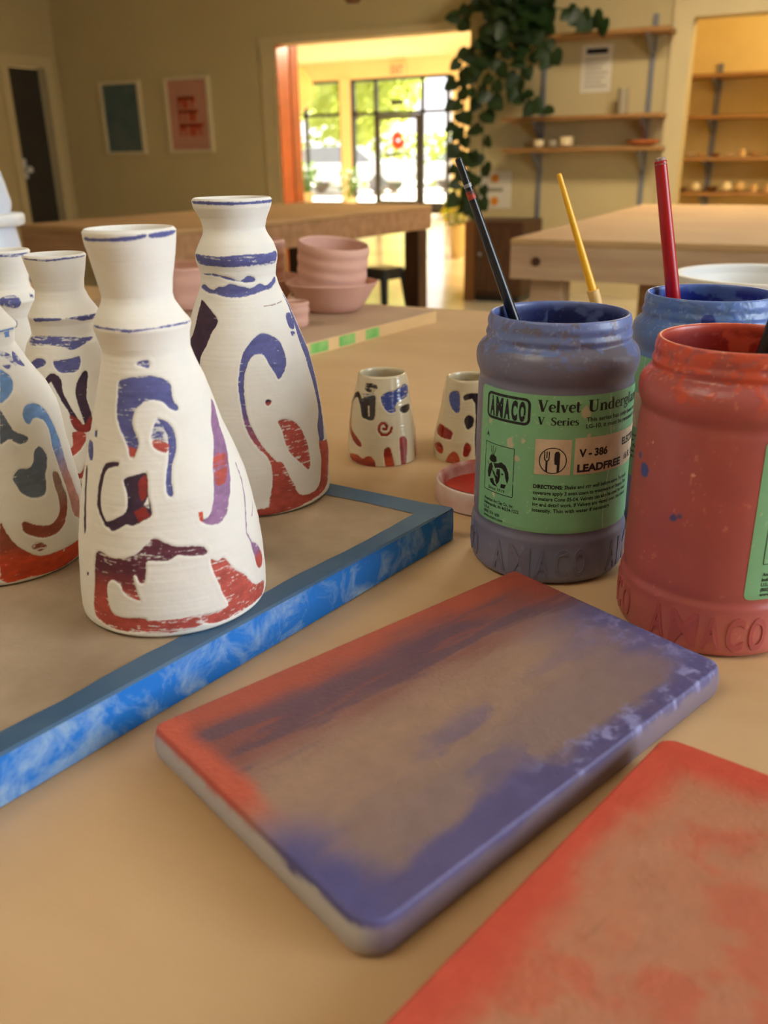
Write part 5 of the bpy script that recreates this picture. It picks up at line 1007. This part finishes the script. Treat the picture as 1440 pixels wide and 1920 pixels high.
def serif(s, x0, x1, y0, cap):
    m = MB(); x = 0.0
    for ch in s:
        adv, st = GL_[ch]
        for pts, w_ in st:
            if len(pts) > 2:                                                   # round the curves
                P = [Vector(p) for p in pts]; W_ = w_ if isinstance(w_, (list, tuple)) else [w_]*len(P); fp, fw = [], []
                for i in range(len(P) - 1):
                    p0, p1, p2, p3 = P[max(i - 1, 0)], P[i], P[i + 1], P[min(i + 2, len(P) - 1)]
                    for k in range(4):
                        t = k/4; fp.append(0.5*((2*p1) + (p2 - p0)*t + (2*p0 - 5*p1 + 4*p2 - p3)*t*t + (3*p1 - p0 - 3*p2 + p3)*t**3)); fw.append(W_[i]*(1 - t) + W_[i + 1]*t)
                fp.append(P[-1]); fw.append(W_[-1]); pts, w_ = [tuple(p) for p in fp], fw
            qs(m, [(a + x, b) for a, b in pts], w_)
        x += adv
    k = (x1 - x0)/x
    return [(x0 + a*k, y0 + b*cap, 0) for a, b, _ in m.v], m.f
def sans(s, x0, x1, y0, cap, bold=0.0, ref='H'):
    v, f = text_mesh(s, bold); a, b = v[:, 0].min(), v[:, 0].max()
    return [(x0 + (p[0] - a)/(b - a)*(x1 - x0), y0 + p[1]/0.73*cap, 0) for p in v], f
def ringline(poly, w_):
    m = MB(); qs(m, poly + [poly[0], poly[1]], w_); return m.v, m.f
def arc(cx, cy, rx, ry, n=28, a0=0, a1=360): return [(cx + rx*math.cos(R(a0 + (a1 - a0)*i/n)), cy + ry*math.sin(R(a0 + (a1 - a0)*i/n))) for i in range(n + 1)]
def rrect(x0, y0, x1, y1, r):
    o = []
    for cx, cy, a in ((x1 - r, y1 - r, 0), (x0 + r, y1 - r, 90), (x0 + r, y0 + r, 180), (x1 - r, y0 + r, 270)): o += arc(cx, cy, r, r, 6, a, a + 90)
    return o
def emblem(m):
    """seated potter emblem in its thin frame"""
    for p, q in (((6.1, 47), (25.7, 47)), ((25.7, 47), (25.7, 73)), ((25.7, 73), (6.1, 73)), ((6.1, 73), (6.1, 47))): qs(m, [p, q], 0.35)
    polys = [[(8.6, 57), (9.4, 61), (11.4, 62.6), (12.6, 60.6), (11.6, 57.6), (10.6, 54.4), (9.2, 54.2)],
             [(12.9, 62.6), (15.6, 63.2), (18.4, 64.4), (21.0, 63.2), (22.8, 60.4), (23.2, 56.6), (22.4, 53.6), (21.2, 56.4), (20.6, 59.4), (18.8, 61.2), (16.2, 61.0), (14.2, 60.2)],
             [(15.6, 60.2), (17.6, 60.4), (17.9, 56.6), (17.2, 53.4), (15.8, 51.6), (14.6, 53.6), (14.9, 57)],
             [(10.6, 53.6), (13.0, 54.4), (14.2, 52.0), (16.4, 50.6), (13.4, 50.6), (11.2, 51.8)], [(18.6, 52.8), (21.8, 53.0), (21.0, 50.8), (18.4, 50.6)],
             [(18.6, 58.6), (19.8, 58.6), (19.8, 57.6), (18.6, 57.6)], [(9.6, 64.0), (10.5, 66.4), (12.6, 67.2), (14.8, 66.4), (15.2, 64.2), (13.5, 63.0), (11, 63.0)]]
    for poly in polys: m.add([(a, b, 0) for a, b in poly], [tuple(range(len(poly)))])
    for k in range(4): qs(m, [(11.9 + k*0.75, 59.4 - k*0.5), (13.4 + k*0.5, 56.4 - k*0.7)], 0.32)
    for a, b in (((11.6, 66), (10.6, 71.4)), ((12.2, 66), (12.3, 72)), ((12.9, 66), (14.4, 71.6)), ((8.0, 62.5), (11.5, 59))): qs(m, [a, b], 0.32)
def merge(m, vf): m.add(vf[0], vf[1])
def put(name, m, mt, parent, th0, lift):
    bm = bmesh.new(); vs = [bm.verts.new(p) for p in m.v]
    for f in m.f:
        try: bm.faces.new([vs[i] for i in f])
        except ValueError: pass
    bmesh.ops.triangulate(bm, faces=list(bm.faces))
    for k in range(5):
        long = [e for e in bm.edges if abs(e.verts[0].co.x - e.verts[1].co.x) > 1.6]
        if not long: break
        bmesh.ops.subdivide_edges(bm, edges=long, cuts=1); bmesh.ops.triangulate(bm, faces=[f for f in bm.faces if len(f.verts) > 3])
    bm.verts.index_update(); v = [tuple(q.co) for q in bm.verts]; f = [[q.index for q in g.verts] for g in bm.faces]; bm.free()
    return MB().add(curve_pts(v, lift, th0), f).build(name, mt, parent)
WORN = mat('worn_black_print', (16, 18, 16), 0.5, rgb2=(96, 150, 104), scale=420); 
rp = [n for n in WORN.node_tree.nodes if n.type == 'VALTORGB'][0]; rp.color_ramp.elements[0].position = 0.31; rp.color_ramp.elements[1].position = 0.36
def label_paint(a, b):
    L = lambda *c: np.array(lin(*c)[:3])
    c = np.empty(a.shape + (3,)); c[:] = L(124, 180, 134)
    n1 = fbm(a/7, b/7, 3, 4); n2 = fbm(a/2.2 + 30, b/2.2, 8, 5); c = c*(0.93 + 0.14*n1)[..., None]
    for x, z, r_ in ((23, 76, 2.2), (27, 68, 1.5), (22, 61, 1.3), (60, 93, 2.5), (14, 45, 1.2), (9, 84, 1.4), (30, 78, 1.0), (62, 82, 1.4)):
        d = np.hypot(a - x, (b - z)*0.7) + (n2 - 0.5)*3.2; c = mixc(c, L(196, 182, 152), sstep(r_, r_ - 0.5, d)*0.85)
    c = mixc(c, L(176, 200, 166), sstep(0.72, 0.78, n2)*0.6)
    d = np.abs(a - (74.5 + 1.2*np.sin(b/9))) + (n2 - 0.5)*0.5; c = mixc(c, L(184, 206, 176), sstep(0.45, 0.2, d)*0.7)
    return c
LABELM = mat('printed_green_label', (112, 178, 122), 0.45, attr='paint')
STICK = mat('beige_sticker', (212, 192, 164), 0.6, rgb2=(198, 176, 146), scale=120)
INKB = mat('sticker_ink', (34, 14, 20), 0.6, var=0.2)
def label(root, th0, span, code=True, partial=None):
    lb = curved_panel('label', LABELM, root, th0, 0, span, 30, 102, 0.18, 3.0, 300, 150, label_paint)
    t = MB(); serif_parts = [('Velvet', 36.5, 57.0, 93.9, 5.8), ('Underglaze', 60.5, 101.5, 93.9, 5.8), ('V', 36.8, 40.2, 87.4, 3.9), ('Series', 43.0, 56.5, 87.4, 3.9)]
    for s, a, b, y, h in serif_parts: merge(t, serif(s, a, b, y, h))
    put('heading_lettering', t, WORN, lb, th0, 0.30)
    t = MB(); merge(t, ringline(rrect(6.6, 86.7, 32.4, 99.1, 2.6), 1.35))
    x = 8.6
    for ch, w_ in zip('AMACO', (3.6, 4.8, 3.6, 3.4, 3.6)): merge(t, sans(ch, x, x + w_, 88.4, 9.3, 0.06)); x += w_ + 0.75
    put('logo_lettering', t, WORN, lb, th0, 0.30)
    t = MB(); emblem(t); merge(t, sans('Since 1919', 9.8, 21.0, 48.2, 1.7, 0.01)); put('emblem', t, WORN, lb, th0, 0.30)
    t = MB(); merge(t, sans('A', 6.6, 8.8, 76.2, 2.9, 0.03)); put('letter_mark', t, WORN, lb, th0, 0.30); t = MB()
    for s, a, b, y in (('American Art Clay Co., Inc.', 6.6, 26.6, 41.4), ('Indianapolis, IN 46254-1222', 6.6, 29.6, 38.9), ('U.S.A.', 6.6, 11.2, 36.5), ('(800) 374-1600', 6.6, 18.4, 34.1), ('www.amaco.com', 6.6, 20.6, 31.8)): merge(t, sans(s, a, b, y, 1.75, 0.02))
    put('address_lettering', t, WORN, lb, th0, 0.30); t = MB()
    for s, a, b, y in (('This series has only been tested', 60, 103, 89.0), ('LG-10, it must be retested if used', 60, 103, 85.6)): merge(t, sans(s, a, b, y, 2.2, 0.02))
    put('note_lettering', t, WORN, lb, th0, 0.30); t = MB()
    merge(t, sans('DIRECTIONS:', 36.3, 50.4, 54.4, 2.0, 0.045))
    for s, a, b, y in (('Shake and stir well before using. For solid', 51.4, 92.5, 54.4), ('coverage apply 3 even coats to greenware or bisque. Fire', 36.3, 92.5, 51.1), ('to mature Cone 05-04. Velvets can also be used for shad-', 36.3, 92.5, 47.9), ('ing and detail work. If Velvets are glazed over, the colors', 36.3, 92.5, 44.8), ('intensify. Thin with water if necessary.', 36.3, 78.0, 41.6)): merge(t, sans(s, a, b, y, 2.05, 0.018))
    put('directions_lettering', t, WORN, lb, th0, 0.30)
    if code:
        s1 = curved_panel('sticker', STICK, lb, th0, 36.3, 53.6, 61.8, 80.2, 0.34, 0.3, 30, 16)
        s2 = curved_panel('sticker', STICK, lb, th0, 55.2, min(span - 2, 104.0), 61.9, 80.9, 0.34, 0.3, 60, 16)
        t = MB(); merge(t, ringline(arc(45.0, 69.3, 6.4, 6.6, 40)[:-1], 0.5))
        for x in (41.0, 42.1, 43.2): qs(t, [(x, 74), (x, 70.6)], 0.5)
        qs(t, [(40.9, 70.8), (41.3, 69.5), (42.1, 69.0), (42.9, 69.5), (43.3, 70.8)], 0.6); qs(t, [(42.1, 69.2), (42.1, 63.4)], 0.95)
        m_ = [(46.2, 74), (47.6, 74.2), (48.3, 73), (48.3, 63.6), (47.0, 63.4), (47.0, 67.2), (45.9, 67.4), (45.6, 70), (45.7, 73)]; t.add([(a, b, 0) for a, b in m_], [tuple(range(len(m_)))])
        merge(t, sans('V - 386', 57.4, 73.2, 71.2, 3.9, 0.045)); merge(t, sans('LEADFREE', 56.9, 83.6, 63.4, 3.9, 0.045)); merge(t, sans('ELECTRIC', 84.2, 102.5, 73.2, 3.9, 0.03)); merge(t, sans('16 FL. OZ.', 87.5, 102.8, 64.6, 3.6, 0.03))
        put('sticker_lettering', t, INKB, lb, th0, 0.46)
    return lb
def emboss(root, th_list, m):
    t = MB(); v_all, f_all = [], []
    for th0 in th_list:
        x = 0.0
        for ch, w_ in zip('AMACO', (7.4, 11.4, 7.4, 7.2, 7.4)):
            v, f = text_mesh(ch, 0.025, 0.5); b = fit(v, x, x + w_, 5.0, 21.6)
            zz = v[:, 2]; dz = (zz - zz.min())/max(zz.max() - zz.min(), 1e-6)*0.75 - 0.25
            k = len(v_all); v_all += curve_pts([(p[0], p[1], d) for p, d in zip(b, dz)], 0.0, th0); f_all += [tuple(i + k for i in q) for q in f]
            x += w_ + 2.1
    o = MB().add(v_all, f_all).build('embossed_lettering', m, root); return o
def jar(label_text, loc, outc, neckc, inc, lightc, fillc, seed, fill=0.108, spots=()):
    root = thing('paint_jar', label_text, 'jar', loc, YAW)
    jar_body(root, outc, neckc, inc, lightc, seed, spots)
    MB().lathe([(0.0005, fill - 0.001), (0.02, fill - 0.0008), (0.036, fill), (0.0383, fill + 0.001)], 64, False, False).build('paint', mat('paint_%d_%d_%d' % fillc, fillc, 0.25, var=0.1, scale=80), root, smooth=True)
    return root
JG = jar('open grey blue paint jar with a worn green label, holding a black brush', (-0.122, 0.440, TZ), (112, 110, 132), (104, 122, 178), (34, 42, 100), (150, 158, 196), (22, 26, 62), 51)
label(JG, -75, 124)
emboss(JG, (-52, 38, 128, -142), mat('grey_jar_plastic', (114, 112, 134), 0.34, var=0.06))
JB = jar('open blue paint jar holding a red brush, behind the red jar', (-0.0612, 0.5345, TZ), (96, 126, 178), (86, 120, 190), (20, 44, 150), (140, 170, 220), (12, 26, 110), 52, spots=((-20, 125, 4, (40, 60, 140)),))
lb = curved_panel('label', LABELM, JB, -176, 0, 112, 30, 102, 0.18, 3.0, 200, 90, label_paint)
curved_panel('sticker', STICK, lb, -176, 40, 92, 60, 80.5, 0.34, 0.3, 60, 16)
t = MB(); merge(t, sans('36', 78.5, 83.5, 73.0, 4.0, 0.02)); merge(t, sans('OF', 79, 83.5, 63.6, 4.0, 0.02)); put('sticker_lettering', t, INKB, lb, -176, 0.46)
t = MB()
for i, s in enumerate(('well before using', 'ware or bisque', 'be used for shad', 'over, the colors', 'necessary.')): merge(t, sans(s, 52, 88, 54.4 - i*3.2, 2.05, 0.018))
put('directions_lettering', t, WORN, lb, -176, 0.30)
emboss(JB, (-60, 30, 120, -150), mat('blue_jar_plastic', (98, 126, 176), 0.34, var=0.06))
JR = jar('open red paint jar at the right edge, spotted with blue paint', (-0.0306, 0.4034, TZ), (176, 88, 84), (204, 84, 58), (140, 28, 20), (232, 140, 120), (150, 30, 22), 53,
         spots=((-78, 79, 3.4, (72, 84, 146)), (-49, 63, 1.6, (84, 80, 130)), (-45, 64.5, 1.1, (110, 84, 120)), (-86, 84, 1.6, (80, 84, 140)), (-40, 84, 0.7, (236, 180, 160)), (-72, 93, 0.6, (240, 190, 170)), (-52, 116, 2.2, (206, 88, 60))))
label(JR, -2.0, 100, code=False)
emboss(JR, (-56, 34, 124, -146), mat('red_jar_plastic', (178, 86, 84), 0.34, var=0.06))

# ------------------------------------------------------------------ brushes
def brush(label_text, top, p0, down, radii, hm, band=None, tip=None, ferr=None):
    p0, top = Vector(p0), Vector(top); d = (p0 - top).normalized(); end = p0 + d*down
    root = thing('paint_brush', label_text, 'brush', tuple(end)); rel = lambda p: tuple(p - end)
    ft = end - d*0.045
    L = (ft - top).length
    n = 16; pts = [top + (ft - top)*(i/n) for i in range(n + 1)]; rr = [np.interp(i/n, [0, 0.5, 0.9, 1], radii) for i in range(n + 1)]
    pts = [top - d*radii[0]*0.5] + pts; rr = [radii[0]*0.55] + rr
    MB().tube([rel(p) for p in pts], rr, 20).build('handle', hm, root, smooth=True)
    MB().tube([rel(ft - d*0.001), rel(ft + d*0.02)], [radii[3]*1.12, radii[3]*1.12], 20).build('ferrule', STEEL, root, smooth=True)
    MB().tube([rel(ft + d*0.02), rel(ft + d*0.035), rel(end)], [radii[3]*1.05, radii[3]*1.15, radii[3]*0.25], 16).build('bristles', BROWN, root, smooth=True)
    if band:
        for a, b, m_ in band:
            q0, q1 = top + (ft - top)*a, top + (ft - top)*b
            MB().tube([rel(q0), rel(q1)], [np.interp(a, [0, 0.5, 0.9, 1], radii) + 0.00012, np.interp(b, [0, 0.5, 0.9, 1], radii) + 0.00012], 20).build('paint_band', m_, root, smooth=True)
    if tip: MB().tube([rel(top - d*radii[0]*0.6), rel(top + d*0.0015)], [radii[0]*0.75, radii[0]*1.04], 20).build('worn_tip', tip, root, smooth=True)
    if ferr: 
        a, b = ferr; q0, q1 = p0 - (p0 - top).normalized()*a, p0 - (p0 - top).normalized()*b
        MB().tube([rel(q0), rel(q1)], [radii[2]*1.12, radii[2]*1.02], 20).build('bare_wood_band', mat('bare_wood', (232, 190, 120), 0.5, var=0.1), root, smooth=True)
    return root
BH = mat('black_lacquer', (22, 26, 34), 0.25, var=0.2); RH = mat('red_lacquer', (186, 24, 34), 0.28, var=0.12); YH = mat('yellow_lacquer', (255, 192, 44), 0.3, var=0.06)
brush('thin black brush with an orange speckled band leaning in the grey jar', (-0.1765, 0.4345, 1.068), (-0.150, 0.446, 0.994), 0.088, (0.0018, 0.0026, 0.003, 0.003), BH, band=((0.13, 0.165, mat('orange_specks', (206, 70, 40), 0.5, rgb2=(40, 30, 34), scale=300)), (0.1, 0.115, STEEL)))
brush('thick red brush with a worn white tip standing in the blue jar', (-0.097, 0.538, 1.065), (-0.084, 0.545, 0.994), 0.10, (0.0034, 0.0040, 0.0045, 0.004), RH, tip=mat('worn_wood_tip', (206, 180, 176), 0.7, rgb2=(90, 60, 56), scale=300))
brush('tapered yellow brush standing behind the grey jar', (-0.172, 0.599, 1.057), (-0.145, 0.613, 0.975), 0.098, (0.0017, 0.0028, 0.0038, 0.0036), YH, ferr=(0.008, -0.003))
brush('black brush at the right edge standing in the red jar', (-0.006, 0.416, 1.075), (-0.0205, 0.406, 0.994), 0.085, (0.0024, 0.0034, 0.004, 0.0036), BH)
cp = thing('added_cup', 'added small cup, unseen behind the grey jar, propping up the yellow brush', 'cup', (-0.117, 0.6275, TZ))  # unseen cup and its water, added only to support the yellow brush
MB().lathe([(0.019, 0), (0.021, 0.001), (0.0255, 0.054), (0.0248, 0.0545), (0.0242, 0.054), (0.0198, 0.003), (0.0005, 0.003)], 40, True, False).build('body', WHITEP, cp, smooth=True)
MB().lathe([(0.0005, 0.02), (0.0205, 0.02)], 40, False, False).build('water', mat('added_cup_water', (150, 130, 120), 0.1), cp)
